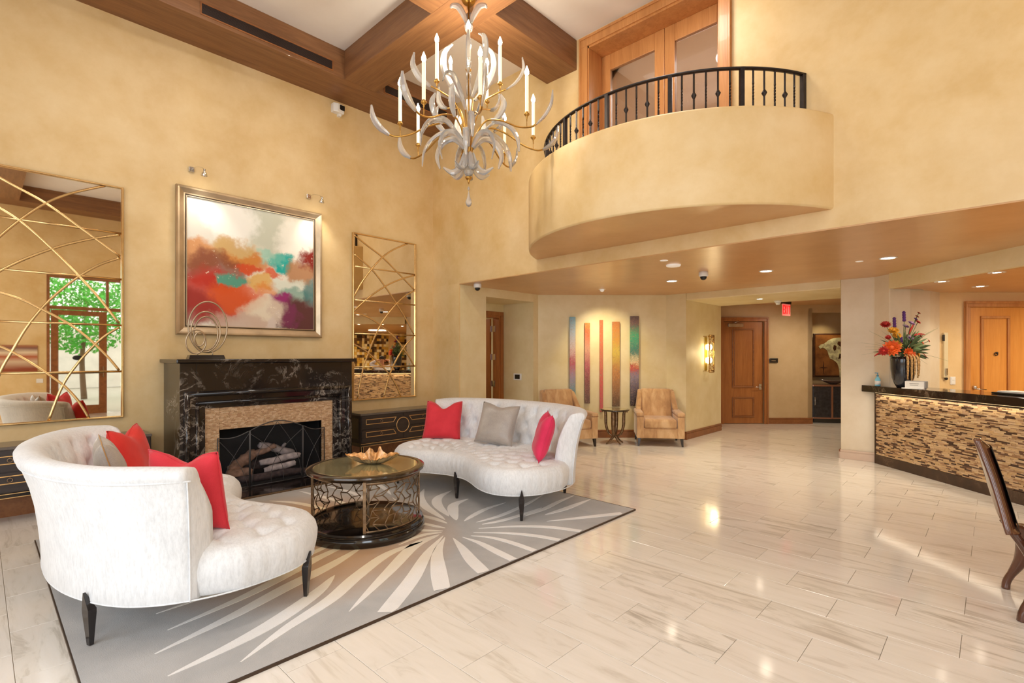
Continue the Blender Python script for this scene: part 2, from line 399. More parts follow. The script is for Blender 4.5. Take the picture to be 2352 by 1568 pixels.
# 24 x 12 stone tiles laid in a running bond
PX, PY, X0, Y0 = .567, .29, -.125, 2.15
def seen(x, y):
    d = x*FW.x+y*FW.y; s_ = x*RT.x+y*RT.y
    if d < .3: return None
    u = 1176+1167*s_/d; v_ = 816+1167*1.48/d
    return d if -250 < u < 2600 and v_ < 1760 else None
tl = []
for j in range(-20, 42):
    yc = Y0+(j+.5)*PY; off = 0 if j % 2 == 0 else PX/2
    for i in range(-17, 9):
        xc = X0+off+(i+.5)*PX
        if xc < WX-.2 and yc < 6: continue
        if -9.4 < xc < EX+.1 and SY-.1 < yc < 15.2:
            d = seen(xc, yc); hid = (-5.4 < xc < -2.8 and .6 < yc < 4.05) or (xc < -5.3 and yc < 5)
            tl.append((d if d and not hid else 99, xc, yc))
tl.sort()
tm = None
for k, (d, xc, yc) in enumerate(tl[:300]):
    if tm is None:
        o = obj('tile', G().box(-PX/2+.0013, PX/2-.0013, -PY/2+.0013, PY/2-.0013, 0, .012), 'floor_tile', fl, world=False, bevel=.0012, seg=1); tm = o.data; first = o
        bv = o.modifiers[0]
    else:
        o = first.copy(); COL.objects.link(o)
    o.location = (xc-fl.location.x, yc-fl.location.y, -.012-fl.location.z)
g = G()
for d, xc, yc in tl[300:]: g.box(xc-PX/2+.0015, xc+PX/2-.0015, yc-PY/2+.0015, yc+PY/2-.0015, -.012, 0)
obj('tiles_beyond', g, 'floor_tile', fl, kind='stuff')

# high walls
struct('wall_left', G().box(WX-.15, WX, SY-.15, WY+.15, 0, ZC), 'plaster_wall_left')
DX0, DX1, DZ0, DZ1 = -3.675, -1.865, 2.92, 5.325   # balcony door opening
g = G().box(WX, DX0, WY, WY+.3, ZL+.012, ZC).box(DX1, EX, WY, WY+.3, ZL+.012, ZC).box(DX0, DX1, WY, WY+.3, ZL+.012, DZ0).box(DX0, DX1, WY, WY+.3, DZ1, ZC)
struct('wall_back', g, 'plaster')
struct('wall_corner', G().box(WX, -5.95, WY, WY+.02, 0, ZL+.012), 'plaster')
struct('wall_corner_side', G().box(WX, -5.952, WY+.02, 5.66, 0, ZL+.008), 'plaster_low')
# alcove with the side door
g = G().box(-6.7, -5.95, 5.66, 6.82, 2.43, ZL+.05).box(-6.85, -6.7, 5.66, 5.80, 0, ZL).box(-6.85, -6.7, 6.74, 6.86, 0, ZL).box(-6.85, -6.7, 5.80, 6.74, 2.22, ZL)
struct('wall_alcove', g, 'plaster_low')
struct('wall_alcove_right', G().box(-6.7, -5.95, 6.82, 6.96, 0, ZL+.05), 'plaster_low')
def seg_wall(name, a, b, z0, z1, mat, th=.15, side=1):
    a, b = Vector(a), Vector(b); d = (b-a).normalized(); n = Vector((-d.y, d.x))*th*side
    return struct(name, G().prism([tuple(a), tuple(b), tuple(b+n), tuple(a+n)], z0, z1), mat)
A_, B_ = (-5.96, 6.94), (-4.30, 8.58)
seg_wall('wall_art', A_, B_, 0, ZL+.05, 'plaster_low')
struct('wall_passage_left', G().prism([(-4.30, 8.58), (-3.93, 8.58), (-3.93, 10.15), (-4.1, 10.15), (-4.5, 8.7)], 0, ZL+.05), 'plaster_low')
struct('wall_lintel', G().box(-3.93, -1.61, 8.58, 10.1, ZS, ZL+.05), 'plaster_low', .012)
pil = [(-1.61, 8.585), (-1.213, 8.60), (-1.02, 8.42), (-.82, 8.62), (-.64, 9.0), (-.56, 9.33), (-.60, 14.4), (-1.61, 14.4)]
struct('wall_pillar', G().prism(pil, 0, ZL+.05), 'plaster_pillar', .01)
# soffit over the reception desk
struct('ceiling_office', G().prism([(-1.02, 8.36), (2.2, 5.14), (EX, 5.14), (EX, 14), (-.7, 14), (-.7, 8.68)], ZD, ZL+.04), 'plaster_low')
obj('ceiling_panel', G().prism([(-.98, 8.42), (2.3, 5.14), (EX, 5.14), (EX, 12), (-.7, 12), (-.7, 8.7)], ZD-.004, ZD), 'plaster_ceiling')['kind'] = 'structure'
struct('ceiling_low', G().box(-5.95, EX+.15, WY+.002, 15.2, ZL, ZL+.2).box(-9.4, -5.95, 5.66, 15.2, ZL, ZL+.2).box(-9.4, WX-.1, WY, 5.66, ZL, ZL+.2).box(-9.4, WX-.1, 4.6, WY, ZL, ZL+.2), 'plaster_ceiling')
# far wall of the passage, set at 45 degrees, with a niche
def far(px, dep): k = (px-1176)/1167; p = (FW+RT*k)*dep; return (p.x, p.y)
fa, fb, fc, fd = far(1560, 11.0), far(1866, 11.0), far(2010, 11.0), far(2060, 11.0)
n2 = FW*.15
d0, d1 = far(1661, 11.0), far(1754, 11.0)
g = G()
for a, b, z0, z1 in ((fa, d0, 0, ZL+.05), (d0, d1, 2.215, ZL+.05), (d1, fb, 0, ZL+.05), (fb, fc, 2.41, ZL+.05), (fc, fd, 0, ZL+.05)):
    g.prism([a, b, (b[0]+n2.x, b[1]+n2.y), (a[0]+n2.x, a[1]+n2.y)], z0, z1)
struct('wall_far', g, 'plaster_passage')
na, nb = far(1866*1, 11.0), far(2010, 11.0); q = FW*.8
g = G().prism([na, (na[0]+q.x, na[1]+q.y), (na[0]+q.x-RT.x*.1, na[1]+q.y-RT.y*.1), (na[0]-RT.x*.1, na[1]-RT.y*.1)], 0, 2.5)
g.prism([(na[0]+q.x-.07, na[1]+q.y-.07), (nb[0]+q.x+.07, nb[1]+q.y+.07), (nb[0]+q.x*1.15, nb[1]+q.y*1.15), (na[0]+q.x*1.15, na[1]+q.y*1.15)], 0, 2.5)
g.prism([nb, (nb[0]+q.x, nb[1]+q.y), (nb[0]+q.x+RT.x*.1, nb[1]+q.y+RT.y*.1), (nb[0]+RT.x*.1, nb[1]+RT.y*.1)], 0, 2.5)
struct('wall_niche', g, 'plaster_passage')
# closing walls of the passages
struct('wall_passage_end', G().box(-9.4, -9.25, 4.6, 15.2, 0, ZL).box(-9.3, EX, 15.0, 15.2, 0, ZL).box(-9.3, WX-.15, 4.6, 4.75, 0, ZL), 'plaster_office')
# office back wall behind the desk
oa, ob = far(2140, 7.15), far(2700, 7.15)
e0, e1 = far(2226, 7.15), far(2378, 7.15)
g = G()
for a, b, z0, z1 in ((oa, e0, 0, ZD), (e0, e1, 2.17, ZD), (e1, ob, 0, ZD)):
    g.prism([a, b, (b[0]+n2.x, b[1]+n2.y), (a[0]+n2.x, a[1]+n2.y)], z0, z1)
struct('wall_office', g, 'plaster_office')
# unseen sides of the tall room: entrance wall and window wall
struct('wall_right', G().box(EX, EX+.15, SY, -3.2, 0, ZC).box(EX, EX+.15, -3.2, -.6, 0, .4).box(EX, EX+.15, -3.2, -.6, 4.0, ZC).box(EX, EX+.15, -.6, 1.16, 0, ZC)
       .box(EX, EX+.15, 1.16, 3.3, 3.45, ZC).box(EX, EX+.15, 3.3, 15.2, 0, ZC), 'plaster')
struct('wall_front', G().box(WX-.15, -4.0, SY-.15, SY, 0, ZC).box(1.2, EX+.15, SY-.15, SY, 0, ZC).box(-4.0, 1.2, SY-.15, SY, 0, .4).box(-4.0, 1.2, SY-.15, SY, 4.2, ZC), 'plaster')
struct('ceiling', G().box(WX-.15, EX+.15, SY-.15, 8.4, ZC, ZC+.15), 'ceiling_paint')
# little room behind the balcony door
struct('wall_upper_room', G().box(-6, 0, 7.9, 8.05, ZL+.2, ZC).box(-6.1, -5.95, WY+.3, 8, ZL+.2, ZC).box(0, .15, WY+.3, 8, ZL+.2, ZC), 'ceiling_paint')
lamp('AREA', 'upper_room_fill', (-2.8, 6.7, 5.2), 70, (1, .95, .88), (-2.8, 6.7, 0), 1.2)  # fill light added to brighten the room behind the glass

# coffer beams
BZ = 4.995
def beam(name, x0, x1, y0, y1, mat, par=None): return struct(name, G().box(x0, x1, y0, y1, BZ, ZC), mat, .004)
ba = beam('trim_1', WX, -6.0, SY, WY, 'beam_wood_y')
for k, y in enumerate((-2.7, -.2)): pass
beam('trim_9', 2.9, EX, SY, WY, 'beam_wood_y')
beam('trim_2', -6.0, 2.9, 3.22, 3.68, 'beam_wood_x')
beam('trim_3', -4.207, -3.732, 3.68, WY, 'beam_wood_y')
beam('trim_4', -4.207, -3.732, SY, 3.22, 'beam_wood_y')
beam('trim_5', -6.0, -4.207, .2, .66, 'beam_wood_x')
beam('trim_6', -3.732, 2.9, .2, .66, 'beam_wood_x')
beam('trim_7', -.9, -.43, .66, 3.22, 'beam_wood_y')
beam('trim_8', -.9, -.43, 3.68, WY, 'beam_wood_y')
# long air grilles let into the side of the wall beam
for k, (y0, y1, lb) in enumerate(((1.60, 3.07, 'long dark air grille in the wall beam, above the fireplace'), (3.80, 4.90, 'dark air grille in the wall beam behind the chandelier'), (-2.2, -.5, 'dark air grille in the wall beam over the nearest wall mirror'))):
    r_ = thing('air_grille', lb, 'vent', (-6.0, (y0+y1)/2, 5.04), group='air grilles in the wooden beam')
    obj('grille_frame', G().box(-6.003, -5.994, y0, y1, 5.035, 5.05).box(-6.003, -5.994, y0, y1, 5.155, 5.17).box(-6.003, -5.994, y0, y0+.015, 5.05, 5.155).box(-6.003, -5.994, y1-.015, y1, 5.05, 5.155), 'base_wood', r_)
    obj('backing', G().box(-6.002, -5.999, y0+.01, y1-.01, 5.045, 5.16), 'soot', r_)
    g = G()
    for i in range(8): g.box(-6.0, -5.995, y0+.015, y1-.015, 5.055+.0125*i, 5.060+.0125*i)
    obj('slats', g, 'grille', r_, kind='stuff')

# baseboards
def bb(name, a, b, mat='base_wood', h=.125, th=.02, side=-1):
    a, b = Vector(a), Vector(b); d = (b-a).normalized(); n = Vector((-d.y, d.x))*side
    g = G().prism([tuple(a), tuple(b), tuple(b+n*th), tuple(a+n*th)], 0, h*.74)
    g.prism([tuple(a), tuple(b), tuple(b+n*th*.75), tuple(a+n*th*.75)], h*.74, h*.80).prism([tuple(a), tuple(b), tuple(b+n*th*.9), tuple(a+n*th*.9)], h*.80, h)
    return struct(name, g, mat, .003)
bb('baseboard_left', (WX, -3.4), (WX, 1.40)); bb('baseboard_left', (WX, 3.30), (WX, WY))
bb('baseboard_back', (WX, WY), (-5.95, WY)); bb('baseboard_alcove', (-5.95, WY), (-5.95, 5.66))
bb('baseboard_art', A_, B_, h=.14); bb('baseboard_art', B_, (-3.93, 8.58), h=.14); bb('baseboard_passage', (-3.93, 8.56), (-3.93, 10.15), h=.14)
bb('baseboard_far', d1, fb, h=.13)
bb('baseboard_pillar', (-1.63, 8.58), (-1.20, 8.58), 'stone_base', .13); bb('baseboard_pillar', (-1.61, 10), (-1.61, 8.56), 'base_wood', .13)

# ------------------------------------------------------------------ balcony
CXB, CYB, RB = -2.70, 5.80, 1.836
a0 = math.asin(.71/RB)
def arc(r, n=64, yb=WY): 
    a_ = math.asin((CYB-yb)/r); return [(CXB-r*cos(a_+(pi-2*a_)*i/n), CYB-r*sin(a_+(pi-2*a_)*i/n)) for i in range(n+1)]
b_ = thing('balcony', 'curved plaster balcony projecting from the wall under the wooden double door', 'balcony', (CXB, 4.6, 2.74))
ao, ai = arc(RB), arc(RB-.33)
g = G(); prof = [(ao, 2.74+.012), (arc(RB+.0), 3.555)]
rows = []
for (rr, zz) in ((RB-.018, 2.742), (RB-.005, 2.748), (RB, 2.762), (RB, 3.545), (RB-.006, 3.562), (RB-.022, 3.57), (RB-.33, 3.57), (RB-.33, 2.95)):
    rows.append([(x, y, zz) for x, y in arc(rr, 72)])
g.grid(rows); o = obj('parapet', g, 'plaster', b_, True); angle_smooth(o, 50)
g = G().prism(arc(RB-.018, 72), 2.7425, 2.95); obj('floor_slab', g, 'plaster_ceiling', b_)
RR = 1.63
rl = thing('balcony_railing', 'black wrought iron railing curving along the top of the plaster balcony', 'railing', (CXB, 4.4, 3.57))
def rp(t_, z): a_ = math.asin((CYB-WY)/RR); q = a_+(pi-2*a_)*t_; return (CXB-RR*cos(q), CYB-RR*sin(q), z)
obj('top_rail', G().tube([rp(i/60, 3.985) for i in range(61)], [(.012, .024)]*61, 8, flat=(0, 0, 1)), 'iron', rl, True)
obj('bottom_rail', G().tube([rp(i/60, 3.60) for i in range(61)], .008, 6), 'iron', rl, True)
nb_ = 36
for i in range(nb_+1):
    t_ = .004+.992*i/nb_; x, y, _ = rp(t_, 0)
    if i % 6 == 0:
        ang = atan2(y-CYB, x-CXB); M = Matrix.Translation((x, y, 0)) @ Matrix.Rotation(ang, 4, 'Z')
        obj('post', G().box(-.019, .019, -.019, .019, 3.57, 3.985, M), 'iron', rl, bevel=.003)
    else:
        g = G(); n_ = 26; pts = []; 
        for k in range(n_+1):
            z = 3.57+.41*k/n_
            tw = (max(0, min(1, (z-3.70)/.16))*3*pi) if i % 2 else 0
            c_, s_ = cos(tw), sin(tw); pts.append([(x+.0065*(c_*a-s_*b), y+.0065*(s_*a+c_*b), z) for a, b in ((-1, -1), (1, -1), (1, 1), (-1, 1))])
        g.grid(pts, True)
        if i % 2 == 0:
            g.lathe([(.007, -.032), (.018, -.012), (.024, 0), (.018, .012), (.007, .032)], (x, y), 8, 3.775)
        obj('baluster', g, 'iron', rl)

# ------------------------------------------------------------------ balcony double door
def door_frame(name, g, mat='door_wood', **k): return struct(name, g, mat, .004, **k)
DR = WY+.27
def casing(g, x0, x1, z0, z1, w_, ya, yb, M=None):
    """two side boards and a head board round an opening, outer edges given"""
    return g.box(x0, x0+w_, ya, yb, z0, z1-w_, M).box(x1-w_, x1, ya, yb, z0, z1-w_, M).box(x0, x1, ya, yb, z1-w_, z1, M)
d_ = thing('door_1', 'tall wooden double door with glass panes opening on the balcony', 'door', (-2.77, DR, DZ0)); d_['kind'] = 'structure'
g = casing(G(), DX0, DX1, DZ0, DZ1, .115, WY-.03, WY+.01); casing(g, DX0, DX1, DZ0, DZ1, .03, WY-.045, WY-.031)
obj('casing', g, 'door_wood', d_, bevel=.005)
g = G().box(DX0+.09, DX0+.13, WY-.01, DR+.08, DZ0, DZ1-.1).box(DX1-.13, DX1-.09, WY-.01, DR+.08, DZ0, DZ1-.1).box(DX0+.09, DX1-.09, WY-.01, DR+.08, DZ1-.14, DZ1-.1)
obj('jamb', g, 'door_wood', d_)
for s_ in (-1, 1):
    xo, xi = (DX0+.13, -2.775) if s_ < 0 else (DX1-.13, -2.765)
    if s_ < 0: xi = -2.712
    else: xi = -2.708
    x0, x1 = sorted((xo, xi)); st = .12
    l = obj('door_leaf', G().box(x0, x0+st, DR, DR+.05, DZ0, DZ1-.14).box(x1-st, x1, DR, DR+.05, DZ0, DZ1-.14).box(x0+st, x1-st, DR, DR+.05, 4.99, DZ1-.14).box(x0+st, x1-st, DR, DR+.05, DZ0, 3.2), 'door_wood', d_, bevel=.006)
    obj('pane', G().box(x0+st-.01, x1-st+.01, DR+.022, DR+.028, 3.19, 5.0), 'pane', l)

# ================================================================== FIREPLACE
FY = 2.352
fp = thing('fireplace', 'black marble fireplace with a tan mosaic surround against the left wall', 'fireplace', (-6.2, FY, 0))
def ring(x0, x1, ho, zo, hi, zi, g=None):
    """three-sided frame in the wall plane: half width / height outside and inside"""
    g = g or G()
    g.box(x0, x1, FY-ho, FY-hi, 0, zo).box(x0, x1, FY+hi, FY+ho, 0, zo).box(x0, x1, FY-hi, FY+hi, zi, zo); return g
obj('surround', ring(-6.59, -5.95, .945, 1.40, .80, 1.0), 'marble_black', fp, bevel=.004)
obj('mantel_shelf', G().box(-6.59, -5.895, FY-.985, FY+.985, 1.40, 1.442), 'marble_black', fp, bevel=.01, seg=3)
def roll(name, x, h, z, r):
    g = G(); pts = [(x, FY-h, .035), (x, FY-h, z-.0), (x, FY+h, z), (x, FY+h, .035)]
    for a, b in zip(pts, pts[1:]):
        g.tube([a, b], r, 14)
    for p in pts[1:3]: g.ball(p, r, 14, 10)
    return obj(name, g, 'marble_black', fp, True)
obj('moulding_step', ring(-5.98, -5.935, .91, 1.11, .86, 1.055), 'marble_black', fp, bevel=.008)
roll('moulding', -5.925, .885, 1.082, .024)
obj('moulding_step', ring(-6.05, -5.965, .865, 1.05, .80, .99), 'marble_black', fp, bevel=.01)
roll('moulding', -5.96, .79, .985, .021)
obj('moulding_step', ring(-6.05, -5.985, .80, 1.0, .708, .925), 'marble_black', fp, bevel=.004)
# small stone bricks round the fire opening
g = G(); rnd = random.Random(3)
bh, bw = .0118, .034
def bricks(y0, y1, z0, z1):
    z = z0; k = 0
    while z < z1-.004:
        y = y0-(bw*.5 if k % 2 else 0)+rnd.uniform(-.006, .006)
        while y < y1:
            w_ = bw*rnd.uniform(.7, 1.2); a, b = max(y0, y), min(y1, y+w_)
            if b-a > .004: g.box(-6.02, -6.006+rnd.uniform(-.0, .006), a+.0006, b-.0006, z+.0006, min(z1, z+bh)-.0006)
            y += w_
        z += bh; k += 1
bricks(FY-.708, FY-.568, .03, .925); bricks(FY+.568, FY+.708, .03, .925); bricks(FY-.568, FY+.568, .685, .925)
obj('mosaic_bricks', g, 'mosaic_fire', fp, kind='stuff')
obj('mosaic_backing', ring(-6.06, -6.012, .72, .93, .566, .683), 'champagne_dark', fp)
# firebox
g = G().box(-6.52, -6.50, FY-.6, FY+.6, 0, .75).box(-6.52, -6.02, FY-.62, FY-.566, 0, .75).box(-6.52, -6.02, FY+.566, FY+.62, 0, .75).box(-6.52, -6.02, FY-.6, FY+.6, .70, .75).box(-6.52, -6.0, FY-.6, FY+.6, .02, .034)
obj('firebox', g, 'soot', fp)
obj('hearth_slab', G().box(-6.55, -5.56, FY-1.03, FY+1.03, .001, .03), 'marble_black', fp, bevel=.004)
obj('hearth_edging', G().box(-5.562, -5.535, FY-1.045, FY+1.045, .001, .026), 'antique_bronze', fp, bevel=.003)
obj('burner_grate', G().box(-6.42, -6.12, FY-.42, FY+.42, .035, .06).box(-6.40, -6.38, FY-.40, FY+.40, .06, .12).box(-6.16, -6.14, FY-.40, FY+.40, .06, .12), 'iron', fp)
def log(loc, l, r, yaw, pitch, mat, lb, twig=False, seed=1):
    g = G(); n = 14; pts = []; rs = []
    for i in range(n+1):
        t_ = i/n-.5; nv = noise.noise(Vector((t_*3+seed*7, seed, 0)))
        pts.append((t_*l, nv*.02, noise.noise(Vector((t_*2.5, seed*3, 5)))*.016)); k = 1-.25*(2*t_)**4
        rs.append(r*k*(1+.22*noise.noise(Vector((t_*7, seed, 9)))))
    rs = [rs[0]*.55]+rs+[rs[-1]*.7]; pts = [pts[0]]+pts+[(pts[-1][0]+.004, pts[-1][1], pts[-1][2])]; pts[0] = (pts[0][0]-.004, pts[0][1], pts[0][2])
    g.tube(pts, rs, 14)
    if twig: g.tube([(l*.12, 0, 0), (l*.17, .012, r*1.3), (l*.2, .012, r*1.9)], [r*.5, r*.42, r*.38], 9)
    g.v = [tuple(Vector(p)*(1+.06*noise.noise(Vector(p)*40+Vector((seed, 0, 0))))) for p in g.v]
    g.xf(Matrix.Translation(loc) @ Matrix.Rotation(yaw, 4, 'Z') @ Matrix.Rotation(pitch, 4, 'Y'))
    o = obj('fire_log', g, mat, None, True); return tag(o, lb, 'log', 'logs in the fireplace')
log((-6.12, FY+.02, .085), .78, .042, R(88), 0, 'ember', 'long dark charred log lying lowest at the front of the fire', seed=1)
log((-6.22, FY-.30, .135), .26, .062, R(70), R(0), 'log_brown', 'short reddish log lying low at the left of the fire', seed=2)
log((-6.30, FY-.24, .26), .34, .062, R(100), R(-30), 'log_brown', 'thick purple-brown log stacked on the left of the fire', seed=3)
log((-6.30, FY-.05, .34), .36, .036, R(86), R(-18), 'log_brown', 'slim tan log leaning up to the middle of the fire', seed=4)
log((-6.33, FY+.16, .345), .46, .045, R(96), R(20), 'log_grey', 'pale grey log with a twig stub on top of the pile', True, seed=5)
log((-6.20, FY+.15, .245), .44, .04, R(78), R(-7), 'log_grey', 'pale grey log lying level across the middle of the pile', seed=6)
log((-6.14, FY+.12, .165), .34, .037, R(72), R(-10), 'log_grey', 'grey split log with pointed end at the lower right of the fire', seed=8)
log((-6.40, FY+.02, .18), .7, .06, R(90), R(0), 'ember', 'dark charred log at the back under the pile', seed=9)
# three-leaf fire screen
sc_ = thing('fire_screen', 'iron fire screen with arched middle panel and curved tracery', 'fire screen', (-5.93, FY, .03))
def scr(name, y0, y1, x0, x1, top):
    n = 20; P = [(x0+(x1-x0)*i/n, y0+(y1-y0)*i/n, top(i/n)) for i in range(n+1)]
    g = G().tube([(x0, y0, .034), *P, (x1, y1, .034)], .0055, 8); g.tube([(x0, y0, .045), (x1, y1, .045)], .004, 6)
    pn = obj(name, g, 'screen_iron', sc_, True)
    m = G(); m.grid([[(p[0]-.003, p[1], .045) for p in P], [(p[0]-.003, p[1], p[2]) for p in P]]); obj('mesh', m, 'wire_mesh', pn)
    def X_(t_): return x0+(x1-x0)*t_, y0+(y1-y0)*t_
    def arcs(ta, za, tb, zb, bow):
        pts = []
        for i in range(17):
            s_ = i/16; t_ = ta+(tb-ta)*s_+bow*sin(pi*s_); z = za+(zb-za)*s_; x, y = X_(max(.0, min(1, t_))); z = min(z, top(max(0, min(1, t_)))); pts.append((x+.004, y, z))
        tr_ = G().tube(pts, .003, 6); obj('tracery', tr_, 'screen_iron', pn, True)
    return arcs
s1 = scr('side_panel', 1.76, 2.055, -5.985, -5.92, lambda t_: .60-.02*sin(pi*t_)+.055*t_**2)
s2 = scr('middle_panel', 2.065, 2.642, -5.92, -5.92, lambda t_: .655+.085*sin(pi*t_))
s3 = scr('side_panel', 2.652, 2.945, -5.92, -5.985, lambda t_: .60-.02*sin(pi*t_)+.055*(1-t_)**2)
s1(.05, .05, 1, .63, -.10); s1(.0, .58, .95, .05, .16); s3(.95, .05, 0, .63, .10); s3(1, .58, .05, .05, -.16)
s2(.02, .05, .5, .73, -.12); s2(.98, .05, .5, .73, .12); s2(.0, .62, .62, .05, .20); s2(1, .62, .38, .05, -.20)

# ------------------------------------------------------------------ big painting
pt = thing('painting', 'large square abstract painting in a champagne frame over the fireplace', 'painting', (WX+.03, FY+.002, 1.715))
def mitre_frame(y0, y1, z0, z1, prof, mat, parent, name):
    """prof: list of (inset, x) from the outer edge inwards"""
    rows = [[(x, y0+i, z0+i), (x, y1-i, z0+i), (x, y1-i, z1-i), (x, y0+i, z1-i)] for i, x in prof]
    return obj(name, G().grid(rows, True), mat, parent)
mitre_frame(1.515, 3.193, 1.715, 3.38, [(0, WX+.002), (0, WX+.045), (.012, WX+.062), (.03, WX+.06), (.075, WX+.035), (.088, WX+.034), (.088, WX+.01)], 'champagne', pt, 'frame')
mitre_frame(1.603, 3.105, 1.803, 3.292, [(0, WX+.006), (0, WX+.03), (.007, WX+.03), (.007, WX+.02), (.014, WX+.02)], 'champagne_dark', pt, 'inner_line')
mitre_frame(1.615, 3.093, 1.815, 3.280, [(0, WX+.006), (0, WX+.032), (.008, WX+.032), (.008, WX+.01)], 'silver_frame_line', pt, 'inner_frame')
t = mk('abstract'); v = t.coord('Object'); sp = t.new('ShaderNodeSeparateXYZ'); t.link(v, sp.inputs[0])
nz = t.new('ShaderNodeTexNoise'); nz.inputs['Scale'].default_value = 3.2; nz.inputs['Detail'].default_value = 9; nz.inputs['Roughness'].default_value = .62; t.link(v, nz.inputs['Vector'])
sn = t.new('ShaderNodeSeparateColor'); t.link(nz.outputs['Color'], sn.inputs[0])
U = t.math('ADD', t.math('DIVIDE', t.math('ADD', sp.outputs[1], .73), 1.46), t.math('MULTIPLY', t.math('SUBTRACT', sn.outputs[0], .5), .34))
V = t.math('ADD', t.math('DIVIDE', t.math('SUBTRACT', sp.outputs[2], .11), 1.45), t.math('MULTIPLY', t.math('SUBTRACT', sn.outputs[1], .5), .30))
col = lin((236, 230, 214))
# (u, v from the bottom, half width, half height, colour, hardness)
for (u, v0, ru, rv, c, k) in [(.10, .95, .5, .35, (206, 202, 194), .6), (.62, .84, .22, .22, (186, 192, 172), .8), (.33, .86, .22, .2, (250, 248, 240), .9), (.86, .8, .2, .2, (252, 248, 236), .9),
        (.36, .60, .22, .13, (196, 150, 62), .9), (.05, .55, .18, .14, (206, 128, 40), .9), (.45, .55, .22, .08, (204, 120, 36), .9), (.20, .44, .30, .16, (128, 62, 44), .95), (.42, .51, .12, .05, (206, 74, 34), 1),
        (.15, .24, .34, .24, (188, 36, 22), 1), (.36, .26, .22, .15, (214, 86, 28), .9), (.05, .12, .2, .18, (150, 34, 30), .9), (.34, .40, .13, .05, (84, 150, 128), 1.1), (.54, .40, .1, .08, (216, 164, 60), .9),
        (.60, .33, .11, .07, (220, 130, 50), .8), (.62, .47, .09, .05, (214, 92, 52), 1), (.72, .58, .12, .09, (22, 172, 164), 1.2), (.66, .62, .12, .07, (120, 196, 176), .7), (.90, .50, .18, .10, (178, 112, 48), .9),
        (1.0, .66, .13, .14, (140, 34, 28), 1.1), (.78, .38, .2, .08, (214, 222, 206), .7), (.84, .30, .2, .08, (110, 160, 146), .8), (1.0, .34, .12, .12, (52, 116, 118), .9),
        (.70, .22, .13, .10, (150, 44, 110), 1.1), (.92, .10, .26, .2, (94, 52, 52), 1.1), (.78, .12, .14, .10, (128, 48, 92), .8), (.56, .12, .22, .16, (222, 206, 180), .9), (.40, .04, .3, .09, (196, 164, 146), .8), (.66, .05, .07, .10, (214, 196, 184), 1)]:
    a = t.math('DIVIDE', t.math('SUBTRACT', U, u), ru); b = t.math('DIVIDE', t.math('SUBTRACT', V, v0), rv)
    d = t.math('ADD', t.math('MULTIPLY', a, a), t.math('MULTIPLY', b, b))
    f = t.new('ShaderNodeMapRange', interpolation_type='SMOOTHSTEP'); t.link(d, f.inputs[0]); f.inputs[1].default_value = 1.2; f.inputs[2].default_value = .35; f.inputs[3].default_value = 0; f.inputs[4].default_value = min(1, k*.92)
    col = t.mix(f.outputs[0], col, lin(c))
# cracked pale flecks along the storm line and the bottom
f2 = t.noise(v, 16, 8, .75, .5)
fl_ = t.ramp(f2, [(.60, (0, 0, 0, 1)), (.64, (1, 1, 1, 1))])
dd = t.math('ABSOLUTE', t.math('SUBTRACT', t.math('ADD', V, t.math('MULTIPLY', U, -.28)), .38)); m1 = t.ramp(dd, [(0, (1, 1, 1, 1)), (.10, (0, 0, 0, 1))])
dd2 = t.math('ABSOLUTE', t.math('SUBTRACT', t.math('ADD', V, t.math('MULTIPLY', U, .9)), .72)); m2 = t.ramp(dd2, [(0, (1, 1, 1, 1)), (.10, (0, 0, 0, 1))])
col = t.mix(t.math('MULTIPLY', fl_, t.math('MAXIMUM', m1, m2)), col, lin((244, 232, 208)))
t.link(col, t.b.inputs['Base Color']); t.b.inputs['Roughness'].default_value = .35; t.bump(f2, .15, .006); MATS['abstract'] = t.m
obj('canvas', G().box(WX+.004, WX+.016, 1.62, 3.088, 1.82, 3.275), 'abstract', pt)
# swan-neck picture lights
for k, (y, y2, lb) in enumerate(((1.672, 1.742, 'chrome picture light above the left corner of the painting'), (3.025, 3.10, 'chrome picture light above the right corner of the painting'))):
    pl = thing('picture_light', lb, 'lamp', (WX, y, 3.56), group='picture lights over the painting')
    obj('mounting_plate', G().box(WX+.001, WX+.022, y-.028, y+.028, 3.555, 3.611), 'chrome', pl, bevel=.004)
    obj('arm', G().tube(spline([(WX+.02, y, 3.583), (WX+.12, y+.02, 3.59), (WX+.23, y+.05, 3.56), (WX+.27, y+.06, 3.51)], 8), .0035, 6), 'chrome', pl, True)
    h = G().lathe([(.012, -.0), (.014, .03), (.024, .045), (.036, .075), (.0355, .0755), (.02, .05)], (0, 0), 16)
    Mh = Matrix.Translation((WX+.285, y+.055, 3.535)) @ Vector((-.55, .12, -1)).to_track_quat('Z', 'Y').to_matrix().to_4x4()
    obj('lamp_head', h.xf(Mh), 'chrome', pl, True)
    obj('bulb', G().lathe([(.004, .05), (.026, .062), (.02, .068)], (0, 0), 12).xf(Mh), 'bulb', pl)
    lamp('SPOT', 'picture_lamp', tuple(Mh @ Vector((0, 0, .08))), 20, (1, .94, .84), (WX, y+.10, 2.95), spot=84, blend=.9, radius=.03)

